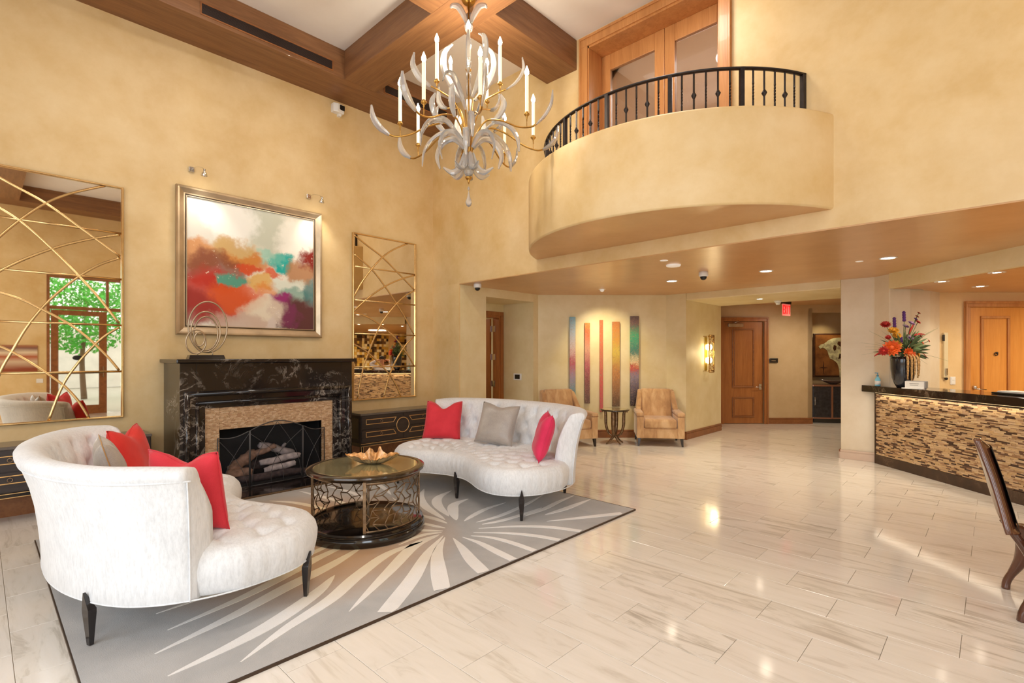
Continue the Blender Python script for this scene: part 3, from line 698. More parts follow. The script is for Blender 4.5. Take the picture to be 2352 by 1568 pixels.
# ------------------------------------------------------------------ mirrors with gilded tracery
def c2m(cx, cy):            # pattern point measured on the right mirror -> (y from the left edge, height)
    k = (800+cx/2.904-1176)/1167; d = FW+RT*k; t_ = (WX+.02)/d.x
    return d.y*t_-3.655, 1.48-(520+cy/2.904-816)/1167*t_
CUR = [[(34, 52), (120, 122), (228, 205), (336, 314), (440, 422)], [(30, 178), (155, 285), (245, 400), (322, 515), (380, 610), (437, 718)],
       [(396, 104), (300, 155), (228, 205), (155, 285), (90, 375), (35, 474)], [(440, 326), (370, 345), (300, 372), (245, 400), (170, 448), (105, 500), (35, 566)],
       [(440, 428), (380, 462), (322, 515), (262, 588), (215, 660), (175, 740), (140, 830), (98, 950), (60, 1150)],
       [(437, 735), (400, 770), (365, 815), (320, 890), (275, 990), (235, 1142)],
       [(30, 578), (80, 585), (130, 605), (175, 630), (215, 660), (255, 690), (295, 725), (335, 768), (370, 815), (405, 868), (437, 925)],
       [(30, 784), (80, 807), (130, 840), (175, 880), (220, 925), (255, 963), (285, 1000), (320, 1060), (350, 1134)]]
CURV = [[c2m(*p) for p in c] for c in CUR]
def make_mirror(y0, label):
    m = thing('wall_mirror', label, 'mirror', (WX+.02, y0+.54, .838), group='tall wall mirrors with gilded tracery')
    W, Z0, Z1 = 1.08, .838, 3.222
    obj('glass', G().box(WX+.012, WX+.02, y0+.006, y0+W-.006, Z0+.006, Z1-.006), 'mirror', m)
    mitre_frame(y0, y0+W, Z0, Z1, [(0, WX+.001), (0, WX+.038), (.004, WX+.042), (.014, WX+.042), (.018, WX+.036), (.018, WX+.012)], 'brass_light', m, 'frame')
    for c in CURV:
        pts = [(WX+.023, y0+max(.012, min(W-.012, a)), max(Z0+.012, min(Z1-.012, b))) for a, b in c]
        obj('inlay_strip', G().tube(spline(pts, 6), [(.005, .0115)]*(6*(len(pts)-1)+1), 8, flat=(1, 0, 0)), 'brass_light', m, True)
    for i in range(1, 5):
        z = Z0+(Z1-Z0)*i/5; obj('inlay_strip', G().tube([(WX+.022, y0+.012, z), (WX+.022, y0+W-.012, z)], [(.005, .0105)]*2, 8, flat=(1, 0, 0)), 'brass_light', m, True)
    return m
make_mirror(3.655, 'tall gilded mirror right of the fireplace, reflecting the reception desk')
make_mirror(2*FY-3.655-1.08, 'tall gilded mirror left of the fireplace, reflecting the sunny entrance')

# ------------------------------------------------------------------ media consoles
def make_console(cy, label):
    m = thing('console_cabinet', label, 'cabinet', (-6.385, cy, 0), group='dark console cabinets under the mirrors')
    hw = .665; xf, xb = -6.2, -6.575
    obj('body', G().box(xb, xf, cy-hw, cy+hw, .285, .66), 'espresso', m, bevel=.003)
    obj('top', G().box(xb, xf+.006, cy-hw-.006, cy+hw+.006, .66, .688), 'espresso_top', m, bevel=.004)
    for s_ in (-1, 1):
        for z0, z1, up in ((.47, .655, 1), (.29, .465, -1)):
            ya, yb = sorted((cy+s_*.02, cy+s_*(hw-.01)))
            dr = obj('drawer', G().box(xf, xf+.009, ya, yb, z0+.003, z1-.003), 'espresso', m, bevel=.002)
            zz0, zz1 = (.540, .604) if up > 0 else (.368, .432)
            far_, near, nearb = hw-.075, .112, .158
            P = [(cy+s_*far_, zz0), (cy+s_*far_, zz1), (cy+s_*(near if up > 0 else nearb), zz1), (cy+s_*(nearb if up > 0 else near), zz0)]
            pts = []
            for i in range(4):
                a, b = P[i], P[(i+1) % 4]
                pts += [(xf+.0105, a[0]+(b[0]-a[0])*k/4, a[1]+(b[1]-a[1])*k/4) for k in range(4)]
            obj('gilt_line', G().tube(pts, [(.0025, .0042)]*len(pts), 4, closed=True, flat=(1, 0, 0)), 'gold_line', dr)
            zc = (zz0+zz1)/2; yc = cy+s_*.355
            obj('ring_pull', G().tube([(xf+.019, yc+.017*cos(q*pi/8), zc+.017*sin(q*pi/8)) for q in range(16)], .0032, 6, closed=True).box(xf+.009, xf+.018, yc-.005, yc+.005, zc+.012, zc+.022), 'antique_bronze', dr, True)
    obj('centre_ring', G().tube([(xf+.012, cy+.105*cos(q*pi/24), .485+.105*sin(q*pi/24)) for q in range(48)], [(.003, .006)]*48, 6, closed=True, flat=(1, 0, 0)), 'gold_line', m, True)
    obj('centre_disc', G().lathe([(.104, 0), (.104, .012)], (0, 0), 40).xf(Matrix.Translation((xf, cy, .485)) @ Matrix.Rotation(pi/2, 4, 'Y')), 'espresso', m)
    obj('apron', G().box(xb, xf, cy-hw, cy+hw, .238, .285), 'black_lacquer', m, bevel=.002)
    for z in (.277, .243): obj('gilt_line', G().box(xf, xf+.004, cy-hw+.002, cy+hw-.002, z-.003, z+.003), 'gold_line', m)
    for sy in (-1, 1):
        for x in (xf-.03, xb):
            ya, yb = sorted((cy+sy*hw, cy+sy*(hw-.045)))
            lg = obj('leg', G().box(x, x+.03, ya, yb, 0, .24), 'black_lacquer', m, bevel=.002)
            if x > xb: obj('gilt_line', G().box(xf, xf+.003, ya+.005, ya+.010, .0, .24).box(xf, xf+.003, yb-.010, yb-.005, 0, .24), 'gold_line', lg)
    obj('side_panel', G().box(xb+.05, xf-.05, cy-hw-.004, cy-hw, .34, .62), 'black_lacquer', m, bevel=.002)
    obj('back_shelf', G().box(xb, xb+.02, cy-hw+.04, cy+hw-.04, .0, .24), 'base_wood', m)
    return m
make_console(4.232, 'dark console cabinet with gold outlines right of the fireplace')
make_console(.552, 'dark console cabinet with gold outlines behind the left sofa')

# ring sculpture on the mantel
sc = thing('ring_sculpture', 'looped bronze ring sculpture on a dark block on the mantel shelf', 'sculpture', (-6.2, 1.71, 1.442))
g = G().prism([(-6.26, 1.535), (-6.14, 1.535), (-6.14, 1.885), (-6.26, 1.885)], 0, 1)
g.v = [(x+(.012 if z > .5 else 0)*(1 if x < -6.2 else -1), y+(.012 if z > .5 else 0)*(1 if y < 1.7 else -1), 1.443+.042*z) for x, y, z in g.v]
obj('base_block', g, 'black_lacquer', sc, bevel=.002)
for k, (cy, cz, ry, rz, xo) in enumerate(((1.731, 1.788, .188, .275, 0), (1.703, 1.734, .142, .218, .018), (1.716, 1.718, .116, .182, -.018), (1.607, 1.626, .094, .126, .034), (1.636, 1.655, .048, .074, .046))):
    pts = [(-6.2+xo+.012*sin(a), cy+ry*cos(a), cz+rz*sin(a)) for a in [2*pi*i/56 for i in range(56)]]
    obj('ring', G().tube(pts, .0078, 8, closed=True), 'champagne', sc, True)
obj('peg', G().tube([(-6.19, 1.63, 1.48), (-6.19, 1.63, 1.512)], .005, 8), 'champagne', sc, True); obj('peg', G().tube([(-6.2, 1.775, 1.48), (-6.2, 1.775, 1.522)], .005, 8), 'champagne', sc, True)

# wall sensor
sn_ = thing('wall_sensor', 'white motion sensor with dark window high on the left wall', 'sensor', (WX, 3.42, 4.81))
obj('housing', G().prism([(-6.6, 3.34), (-6.52, 3.34), (-6.50, 3.40), (-6.52, 3.50), (-6.6, 3.50)], 4.81, 4.93), 'white_plastic', sn_, bevel=.01)
obj('lens_window', G().box(-6.535, -6.505, 3.41, 3.50, 4.85, 4.92), 'black_plastic', sn_, bevel=.006)
obj('bracket', G().box(-6.6, -6.55, 3.43, 3.47, 4.78, 4.82), 'white_plastic', sn_)

# ================================================================== RUG
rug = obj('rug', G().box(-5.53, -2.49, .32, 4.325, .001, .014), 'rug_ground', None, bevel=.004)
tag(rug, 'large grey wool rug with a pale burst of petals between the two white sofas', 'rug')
obj('binding', G().box(-2.492, -2.484, .318, 4.327, .0, .0145).box(-5.53, -2.484, 4.325, 4.331, .0, .0145).box(-5.53, -2.484, .314, .32, 0, .0145), 'champagne_dark', rug)
PET = [([(-3.155, 2.634), (-2.948, 2.546), (-2.712, 2.438), (-2.50, 2.36)], .085), ([(-3.114, 2.698), (-2.932, 2.707), (-2.712, 2.677), (-2.50, 2.65)], .062),
 ([(-3.088, 2.766), (-2.944, 2.849), (-2.748, 2.882), (-2.50, 2.883)], .05), ([(-3.129, 2.831), (-2.913, 3.014), (-2.711, 3.124), (-2.50, 3.188)], .05),
 ([(-3.171, 2.928), (-2.976, 3.184), (-2.751, 3.369), (-2.50, 3.473)], .052), ([(-2.871, 3.469), (-2.75, 3.681), (-2.636, 3.889), (-2.51, 4.127)], .06),
 ([(-3.226, 3.019), (-3.171, 3.216), (-3.153, 3.536), (-3.163, 3.745)], .045), ([(-3.401, 2.966), (-3.465, 3.136), (-3.524, 3.365), (-3.532, 3.63)], .05),
 ([(-2.999, 3.599), (-2.976, 3.849), (-2.98, 4.074), (-2.985, 4.31)], .06), ([(-3.109, 3.44), (-3.122, 3.747), (-3.168, 4.015), (-3.193, 4.31)], .05),
 ([(-3.30, 3.02), (-3.28, 3.3), (-3.34, 3.7), (-3.44, 4.1)], .045),
 ([(-3.468, 2.934), (-3.699, 3.089), (-3.856, 3.242), (-3.902, 3.461)], .095), ([(-3.60, 2.96), (-3.955, 3.108), (-4.162, 3.282), (-4.271, 3.542)], .09),
 ([(-3.55, 2.874), (-3.995, 2.994), (-4.296, 3.155), (-4.542, 3.381)], .08), ([(-3.467, 2.828), (-3.648, 2.828), (-3.95, 2.80), (-4.5, 2.95)], .05),
 ([(-3.382, 2.74), (-3.513, 2.705), (-3.75, 2.661), (-4.2, 2.65)], .04), ([(-3.34, 2.68), (-3.50, 2.56), (-3.8, 2.4), (-4.3, 2.3)], .045),
 ([(-3.321, 2.654), (-3.376, 2.547), (-3.382, 2.433), (-3.341, 2.245)], .04), ([(-3.295, 2.607), (-3.246, 2.335), (-2.972, 1.915), (-2.677, 1.466)], .085),
 ([(-3.251, 2.611), (-3.042, 2.296), (-2.768, 1.965), (-2.513, 1.60)], .095), ([(-3.211, 2.596), (-3.013, 2.368), (-2.747, 2.166), (-2.50, 2.0)], .10),
 ([(-3.266, 2.415), (-3.25, 2.10), (-3.074, 1.745), (-2.893, 1.462), (-2.759, 1.143), (-2.612, .866)], .085), ([(-3.19, 1.642), (-3.037, 1.446), (-2.882, 1.148), (-2.801, .904), (-2.74, .6)], .085),
 ([(-3.52, 2.05), (-3.361, 1.699), (-3.244, 1.345), (-3.113, 1.005), (-2.99, .6)], .085), ([(-3.66, 2.05), (-3.557, 1.719), (-3.448, 1.463), (-3.31, 1.126), (-3.2, .7)], .075),
 ([(-3.78, 2.0), (-3.683, 1.748), (-3.62, 1.45), (-3.5, 1.1), (-3.45, .7)], .06), ([(-3.93, 1.98), (-3.85, 1.70), (-3.80, 1.4), (-3.75, .9)], .055),
 ([(-4.05, 1.98), (-4.02, 1.70), (-4.0, 1.35), (-4.02, .8)], .05), ([(-4.16, 2.02), (-4.18, 1.75), (-4.2, 1.4), (-4.3, .9)], .05),
 ([(-4.25, 2.08), (-4.35, 1.80), (-4.42, 1.45), (-4.6, 1.0)], .05), ([(-4.33, 2.14), (-4.52, 1.88), (-4.65, 1.6), (-4.9, 1.2)], .05),
 ([(-4.36, 2.24), (-4.68, 2.02), (-4.9, 1.8), (-5.2, 1.5)], .05), ([(-4.36, 2.35), (-4.8, 2.25), (-5.07, 2.169), (-5.30, 2.03)], .055), ([(-4.40, 2.5), (-4.8, 2.5), (-5.15, 2.45), (-5.45, 2.4)], .05),
 ([(-4.45, 2.68), (-4.8, 2.75), (-5.1, 2.75), (-5.45, 2.7)], .05), ([(-4.6, 3.0), (-4.9, 3.1), (-5.2, 3.15), (-5.45, 3.1)], .05)]
for P, wd in PET:
    pts = spline([Vector((a, b, 0)) for a, b in P], 7); n = len(pts); L_, R_ = [], []
    edge = P[-1][0] > -2.53
    for i, p in enumerate(pts):
        a, b = pts[max(0, i-1)], pts[min(n-1, i+1)]; d = (b-a).normalized(); nn = Vector((-d.y, d.x, 0)); s_ = i/(n-1)
        w_ = wd*(sin(pi*min(1, s_*.62+.01))**.9 if edge else sin(pi*(s_**.85)*.985+.02)**.8)*.5*1.12
        L_.append(p+nn*w_); R_.append(p-nn*w_)
    cl = lambda p: (max(-5.52, min(-2.496, p.x)), max(.33, min(4.315, p.y)))
    g = G(); g.grid([[(*cl(p), .0162) for p in L_], [(*cl(p), .0162) for p in R_]])
    g.grid([[(*cl(p), .013) for p in L_], [(*cl(p), .0162) for p in L_]]); g.grid([[(*cl(p), .013) for p in R_], [(*cl(p), .0162) for p in R_]])
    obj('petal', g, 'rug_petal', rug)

# ================================================================== SOFAS
# plan outline of the kidney shaped base, right half, from the hollow front to the back; the sofa faces -y
HALF = [(0, 0), (.14, -.012), (.3, -.07), (.5, -.16), (.68, -.2), (.83, -.17), (.95, -.08), (1.04, .06), (1.08, .25), (1.08, .42), (1.04, .58), (.95, .74), (.8, .87), (.55, .98), (.28, 1.04), (0, 1.055)]
OUT = HALF+[(-x, y) for x, y in HALF[-2:0:-1]]
outl = [Vector((p.x, p.y)) for p in spline([Vector((x, y, 0)) for x, y in OUT], 8, True)]
NO = len(outl)
norm = []
for i in range(NO):
    d = (outl[(i+1) % NO]-outl[i-1]).normalized(); norm.append(Vector((d.y, -d.x)))
CARC = (0, -.376)
def tuft(x, y, sp=.245, r0=.70):
    """diamond tufting in arc coordinates: returns (dimple 0..1, crease 0..1)"""
    r = sqrt((x-CARC[0])**2+(y-CARC[1])**2); a = atan2(x-CARC[0], y-CARC[1])*1.05
    u, v = a/sp, (r-r0)/(sp*.62)
    best = 9
    j = round(v)
    for jj in (j-1, j, j+1):
        uo = .5 if jj % 2 else 0; i = round(u-uo)
        dx, dy = (u-uo-i)*sp, (v-jj)*sp*.62; best = min(best, dx*dx+dy*dy)
    p, q_ = u+v/2, u-v/2
    cr = min(abs(p-round(p)), abs(q_-round(q_)))*sp*.8
    return best, cr
def make_sofa(label):
    s = thing('curved_sofa', label, 'sofa', (0, 0, 0), group='white curved tufted sofas')
    g = G(); rows = []
    SC_ = .5
    def spine(p): return Vector((p.x*.62, .42+.10*(1-(p.x/1.08)**2)))
    # profile: (outward offset, z) up the side, then towards the spine
    side = [(-.05, .212), (-.012, .212), (.0, .222), (.012, .26), (.022, .31), (.024, .355), (.012, .40), (-.02, .437)]
    for off, z in side:
        row = []
        for i, p in enumerate(outl):
            back = max(0, min(1, (p.y-.35)/.35)); o_ = off-back*.075
            q = p+norm[i]*o_
            # shallow pleats running up the front
            pl = 0
            if .23 < z < .42 and p.y < .5:
                a = i/NO*58; k = abs(a-round(a)); pl = -.006*exp(-(k/.09)**2)
            row.append((q.x+norm[i].x*pl, q.y+norm[i].y*pl, z))
        rows.append(row)
    base_ring = [p+norm[i]*(-.02-max(0, min(1, (p.y-.35)/.35))*.075) for i, p in enumerate(outl)]
    def top_z(x, y, dist):
        z = .437+.030*(1-exp(-dist/.05)); best, cr = tuft(x, y); fade = max(0, min(1, (dist-.03)/.08))
        return z+fade*(.008-.046*exp(-best/.0020)-.014*exp(-(cr/.015)**2))
    for dd in (.004, .010, .018, .028, .04, .052):
        rows.append([(p.x-norm[i].x*dd, p.y-norm[i].y*dd, top_z(p.x-norm[i].x*dd, p.y-norm[i].y*dd, dd)) for i, p in enumerate(base_ring)])
    g.grid(rows, True)
    g.f.append(tuple(range(NO-1, -1, -1)))
    ring_ = [p-norm[i]*.050 for i, p in enumerate(base_ring)]
    ixr = max(range(NO), key=lambda i: ring_[i].x); ixl = min(range(NO), key=lambda i: ring_[i].x)
    front = [ring_[i % NO] for i in range(ixl-NO, ixr+1)]; rear = [ring_[i] for i in range(ixr, ixl+1)][::-1]
    def resample(P, n_):
        Ls = [0]
        for a, b in zip(P, P[1:]): Ls.append(Ls[-1]+(b-a).length)
        out = []; k = 0
        for q in range(n_+1):
            L_ = Ls[-1]*q/n_
            while k < len(P)-2 and Ls[k+1] < L_: k += 1
            out.append(P[k].lerp(P[k+1], (L_-Ls[k])/max(1e-9, Ls[k+1]-Ls[k])))
        return out
    NC, NR_ = 150, 64
    fr_, rr_ = resample(front, NC), resample(rear, NC); inner = []
    for k in range(NC+1):
        row = []
        for m_ in range(NR_+1):
            q = fr_[k].lerp(rr_[k], m_/NR_); dist = min((q-p).length_squared for p in base_ring[::2])**.5
            row.append((q.x, q.y, top_z(q.x, q.y, dist)))
        inner.append(row)
    g.grid(inner)
    seat = obj('seat', g, 'velvet', s, True, world=False)
    # back: follows the outline from one end round to the other
    idx = [i for i in range(NO) if outl[i].y > .555]
    path = [outl[i] for i in idx]; pn = [norm[i] for i in idx]; n = len(path)
    lens = [0]
    for a, b in zip(path, path[1:]): lens.append(lens[-1]+(b-a).length)
    T = lens[-1]
    sec = [(-.03, .214), (-.004, .214), (.004, .226), (.006, .32), (.018, .45), (.034, .58), (.058, .70), (.088, .80), (.104, .845)]
    rolls = [(.110, .856), (.122, .872), (.124, .893), (.112, .913), (.088, .925), (.058, .926), (.028, .918), (.002, .903)]
    inner = [(-.020, .88), (-.038, .85), (-.052, .82), (-.064, .79), (-.075, .76), (-.085, .73), (-.094, .70), (-.102, .67), (-.11, .64), (-.117, .61), (-.124, .58), (-.13, .55), (-.136, .52), (-.14, .49), (-.144, .46), (-.146, .42), (-.146, .33), (-.14, .214)]
    allp = sec+rolls+inner; m = len(allp)
    # denser sampling along the path
    NS = 150; rows = []
    def at(u):
        L_ = u*T; k = 0
        while k < n-2 and lens[k+1] < L_: k += 1
        f = (L_-lens[k])/(lens[k+1]-lens[k]); return path[k].lerp(path[k+1], f), pn[k].lerp(pn[k+1], f).normalized()
    def ends(u): e = min(u, 1-u)*T; return e
    for s_ in range(NS+1):
        u = s_/NS; p, q = at(u); e = ends(u); row = []
        hh = 1-.02*exp(-(e/.12)**2); rd = 1-sqrt(max(0, 1-(1-min(1, e/.035))**2))
        for k, (off, z) in enumerate(allp):
            mid = -.03
            o_ = off
            if k >= len(sec)+len(rolls)-2 and z < .89:            # tufts on the inner face
                a = (u*T-T/2)/.20; b = (z-.50)/.155; best = 9
                for jb in (math.floor(b), math.floor(b)+1):
                    uo = .5 if jb % 2 else 0; i = round(a-uo); dx = (a-uo-i)*.20; dz = (b-jb)*.155; best = min(best, dx*dx+dz*dz)
                pq = min(abs((a+b/2)-round(a+b/2)), abs((a-b/2)-round(a-b/2)))*.2*.8
                fade = max(0, min(1, (e-.07)/.08))*max(0, min(1, (.90-z)/.05))
                o_ += fade*(.044*exp(-best/.0016)+.012*exp(-(pq/.014)**2)-.012)
            zz = .214+(z-.214)*hh
            o_ = mid+(o_-mid)*(1-.55*rd); zz = zz if z < .8 else zz-.015*rd
            tg = Vector((-q.y, q.x))*(-1 if u < .5 else 1); fr2 = max(0, min(1, (.02-o_)/.12)); wr = max(0, 1-e/.24)**2
            v_ = p+q*(o_-.018*wr*fr2)+tg*(.105*wr*fr2**1.5*(1-.25*rd)); row.append((v_.x, v_.y, zz))
        rows.append(row)
    g = G().grid(rows, True); g.f.append(tuple(range(m))); g.f.append(tuple((len(rows)-1)*m+k for k in range(m-1, -1, -1)))
    back = obj('backrest', g, 'velvet', s, True, world=False)
    # piping under the top roll and down both ends
    def onb(u, off, z): p, q = at(u); v_ = p+q*off; return (v_.x, v_.y, z)
    obj('piping', G().tube([onb(i/90, .108, .848) for i in range(91)], .005, 6), 'velvet', back, True, world=False)
    for u in (.006, .994):
        obj('piping', G().tube(spline([onb(u, o_, z) for o_, z in sec[1:]], 3), .0045, 6), 'velvet', back, True, world=False)
    obj('welt', G().tube([(p.x+norm[i].x*(.001-max(0, min(1, (p.y-.35)/.35))*.0), p.y+norm[i].y*.001, .219) for i, p in enumerate(outl)], .0045, 5, closed=True), 'velvet', seat, True, world=False)
    # buttons
    bm_ = None
    for j in range(0, 5):
        for i in range(-6, 7):
            r = .70+j*.245*.62; a = (i+(.5 if j % 2 else 0))*.245/1.05
            x, y = CARC[0]+r*sin(a), CARC[1]+r*cos(a)
            if abs(x) > .92 or y > .86 or y < .02: continue
            md = min((Vector((x, y))-p).length for p in outl)
            if md < .13: continue
            if bm_ is None:
                bm_ = obj('button', G().ball((0, 0, 0), (.011, .011, .005), 8, 4), 'button_fabric', seat, True, world=False); b = bm_
            else: b = bm_.copy(); COL.objects.link(b)
            b.location = (x, y, .431)
    # spear-headed legs
    lm = None
    for (x, y, out) in ((0, 0, (0, -1)), (.945, -.05, (.62, -.78)), (-.945, -.05, (-.62, -.78)), (.66, .90, (.35, .94)), (-.66, .90, (-.35, .94))):
        ang = atan2(out[1], out[0])
        if lm is None:
            g = G(); P = []
            for w_, d_, z, sh in ((.012, .010, 0, -.004), (.024, .020, .165, 0), (.0245, .020, .185, .001), (.002, .006, .275, .024)):
                P.append([(sh+a*d_, b*w_, z) for a, b in ((-1, -1), (1, -1), (1, 1), (-1, 1))])
            g.grid(P, True); g.f.append((0, 1, 2, 3)); g.f.append((12, 13, 14, 15))
            lm = obj('leg', g, 'leg_black', s, world=False, bevel=.0015); l = lm
        else: l = lm.copy(); COL.objects.link(l)
        kk = min(range(NO), key=lambda i: (outl[i]-Vector((x, y))).length); ang = atan2(norm[kk].y, norm[kk].x)
        l.location = (outl[kk].x-norm[kk].x*.002, outl[kk].y-norm[kk].y*.002, 0); l.rotation_euler = (0, 0, ang)
    return s
sofa_b = make_sofa('white curved tufted sofa facing the camera, far side of the round table')
sofa_b.location = (-4.0, 3.385, .0165)
sofa_a = dup(sofa_b, (-4.0, 4.704-3.385, .0165), pi, 'white curved tufted sofa seen from its end, in the left foreground')

def pillow(name, label, loc, size, normal, tilt, mat, chop=.5, roll_=0, thick=.075, seed=1, pipe=None):
    """a square cushion; normal = direction its front faces (plan), tilt = lean back"""
    g = G(); N = 22; w_ = size/2
    def pt(i, j, sgn):
        u, v = -1+2*i/N, -1+2*j/N
        th = thick*((1-u**4)*(1-v**4))**.62
        x = w_*u*(1-.07*(1-v*v)*abs(u)**3); y = w_*v*(1-.07*(1-u*u)*abs(v)**3)
        dent = chop*exp(-(u/.42)**2)*max(0, (v+.15)/1.15)**2.2
        y -= dent*size*.30; x += -u*dent*size*.05*0; x *= 1-chop*.10*max(0, v)**3
        th *= 1-.45*dent
        th += .010*noise.noise(Vector((u*2.2+seed, v*2.2, sgn*3)))*(1-u*u)*(1-v*v)
        fold = .012*chop*sin(6*u)*max(0, v)*(1-u*u)
        return (x, sgn*th+fold*0, y+w_)
    fr_ = [[pt(i, j, -1) for j in range(N+1)] for i in range(N+1)]; bk = [[pt(i, j, 1) for j in range(N+1)] for i in range(N+1)]
    g.grid(fr_); g.grid(bk)
    rim = [fr_[i][0] for i in range(N)]+[fr_[N][j] for j in range(N)]+[fr_[i][N] for i in range(N, 0, -1)]+[fr_[0][j] for j in range(N, 0, -1)]
    a = atan2(normal[1], normal[0])+pi/2
    M = Matrix.Rotation(a, 4, 'Z') @ Matrix.Rotation(R(-tilt), 4, 'X') @ Matrix.Rotation(R(roll_), 4, 'Y')
    g.xf(M)
    p = thing(name, label, 'cushion', loc)
    c = obj('cover', g, mat, p, True, world=False)
    bm = bmesh.new(); bm.from_mesh(c.data); bmesh.ops.remove_doubles(bm, verts=bm.verts, dist=.0006); bmesh.ops.recalc_face_normals(bm, faces=bm.faces); bm.to_mesh(c.data); bm.free()
    obj('piping', G().tube([tuple(M @ Vector(q)) for q in rim], .0035, 6, closed=True), pipe or mat, p, True, world=False)
    return p
ZP = .478
pillow('throw_pillow', 'red cushion at the left end of the far white sofa', (-4.80, 3.82, ZP), .47, (.55, -.83), 20, 'red_linen', .62, seed=2)
pillow('throw_pillow', 'silvery grey silk cushion in the middle of the far white sofa', (-4.04, 3.94, ZP+.012), .47, (.35, -.94), 20, 'grey_silk', .22, 5, seed=5, thick=.085)
pillow('throw_pillow', 'pink-red cushion turned sideways at the right end of the far white sofa', (-3.24, 3.76, ZP), .46, (-.70, -.71), 17, 'pink_linen', .5, seed=8)
pillow('throw_pillow', 'bright red cushion on the near sofa, closest to the camera', (-3.38, .87, ZP), .47, (-.55, .83), 10, 'red_linen', .45, seed=11)
pillow('throw_pillow', 'grey silk cushion with a tan back in the middle of the near sofa', (-4.04, .66, ZP+.02), .48, (.1, 1), 16, 'grey_silk', .45, 0, seed=14, pipe='tan_silk')
pillow('throw_pillow', 'red cushion at the far end of the near sofa, beside the fireplace', (-4.80, .88, ZP), .47, (.55, .83), 16, 'scarlet_linen', .5, seed=17)

# ================================================================== ROUND COFFEE TABLE
TX, TY = -3.86, 2.274
ct = thing('coffee_table', 'round coffee table with mirrored top and bronze coral lattice sides', 'table', (TX, TY, .016))
obj('base', G().lathe([(.45, 0), (.478, .002), (.486, .016), (.486, .052), (.478, .066), (.470, .070), (.470, .078), (.474, .084), (.466, .098), (.452, .104), (.2, .104)], (TX, TY), 96, .016), 'black_lacquer', ct, True)
angle_smooth(ct.children[-1], 30)
o = obj('top_rim', G().lathe([(.38, .488), (.440, .488), (.452, .496), (.462, .503), (.478, .510), (.484, .520), (.480, .532), (.468, .538), (.440, .540), (.426, .5385), (.424, .534), (.38, .534)], (TX, TY), 96, .016), 'table_top_rim', ct, True); angle_smooth(o, 40)
obj('mirror_top', G().lathe([(.425, .528), (.425, .5372), (.418, .5388)], (TX, TY), 96, .016), 'mirror_bronze', ct)
ZB, ZT, RL = .12, .504, .436
def cyl(a, z, r=RL): return (TX+r*cos(a), TY+r*sin(a), z)
def lattice(a0_, a1_, seed):
    rnd = random.Random(seed)
    g = G(); W_ = (a1_-a0_)*RL; H_ = ZT-ZB
    pn_ = obj('lattice_rail', G().tube([cyl(a0_+(a1_-a0_)*i/24, ZB+.006) for i in range(25)], [(.008, .006)]*25, 6, flat=(0, 0, 1)), 'antique_bronze', ct, True); obj('lattice_rail', G().tube([cyl(a0_+(a1_-a0_)*i/24, ZT-.01) for i in range(25)], [(.012, .006)]*25, 6, flat=(0, 0, 1)), 'antique_bronze', ct, True)
    for a in (a0_, a1_):
        M = Matrix.Translation(cyl(a, 0)) @ Matrix.Rotation(a, 4, 'Z'); obj('post', G().box(-.008, .008, -.012, .012, ZB-.004, ZT+.004, M), 'antique_bronze', ct, bevel=.002)
    # jittered honeycomb: cell corners of a hex grid
    nx, nz = 9, 7; cw, ch = W_/nx, H_/nz; P = {}
    def node(i, j):
        if (i, j) not in P:
            x = i*cw+(.0 if j % 2 else cw*.5); z = j*ch
            x += rnd.uniform(-.22, .22)*cw; z += rnd.uniform(-.22, .22)*ch
            P[(i, j)] = (max(.0, min(W_, x)), max(.0, min(H_, z)))
        return P[(i, j)]
    E_ = set()
    for j in range(0, nz+1):
        for i in range(-1, nx+1):
            if (i+j) % 2 == 0: E_.add(((i, j), (i+1, j)))
            E_.add(((i, j), (i, j+1)))
            if rnd.random() < .16: E_.add(((i, j), (i+1, j+1)))
    for a, b in E_:
        p, q = node(*a), node(*b)
        if p[0] == q[0] and p[0] in (0, W_): continue
        if (Vector(p)-Vector(q)).length < .006: continue
        mid = ((p[0]+q[0])/2+rnd.uniform(-.008, .008), (p[1]+q[1])/2+rnd.uniform(-.008, .008))
        g.tube(spline([cyl(a0_+u/RL, ZB+min(H_, max(0, v)), RL-.002) for u, v in (p, mid, q)], 2), [.0056, .0046, .004, .0046, .0056], 5)
    obj('coral_lattice', g, 'antique_bronze', pn_, True, kind='stuff')
base_a = atan2(-TY, -TX)                      # azimuth of the side facing the camera
lattice(base_a-R(2), base_a+R(86), 5); lattice(base_a+R(178), base_a+R(266), 9)
# gilded shell dish
sh = thing('shell_dish', 'gilded crumpled shell dish on the round table', 'dish', (-3.86, 2.33, .557))
for nm, off, mt in (('outer_shell', 0, 'shell_outside'), ('inner_shell', .004, 'shell_inside')):
    rows = []
    NR, NA = 16, 96
    for i in range(NR+1):
        s_ = i/NR; row = []
        for k in range(NA):
            a = 2*pi*k/NA
            c1 = abs(cos(a)); R_ = .105+.125*c1**5+.02*noise.noise(Vector((cos(a)*2, sin(a)*2, 3)))
            back = max(0, sin(a)); h = .040+.034*c1**3+.055*back**2*(1+.45*sin(7*a))+.025*noise.noise(Vector((cos(a)*3, sin(a)*3, 7)))
            r = R_*(.25+.75*s_); z = h*max(0, s_-.05)**1.7*1.15+.004*sin(26*a)*s_*s_+.006*noise.noise(Vector((r*cos(a)*40, r*sin(a)*40, 1)))*s_
            row.append((r*cos(a)*1.0, r*sin(a)*.72, max(.0, z)+off))
        rows.append(row)
    g = G().grid(rows, True); g.f.append(tuple(range(NA)))
    g.xf(Matrix.Rotation(R(43), 4, 'Z'))
    o = obj(nm, g, mt, sh, True, world=False)

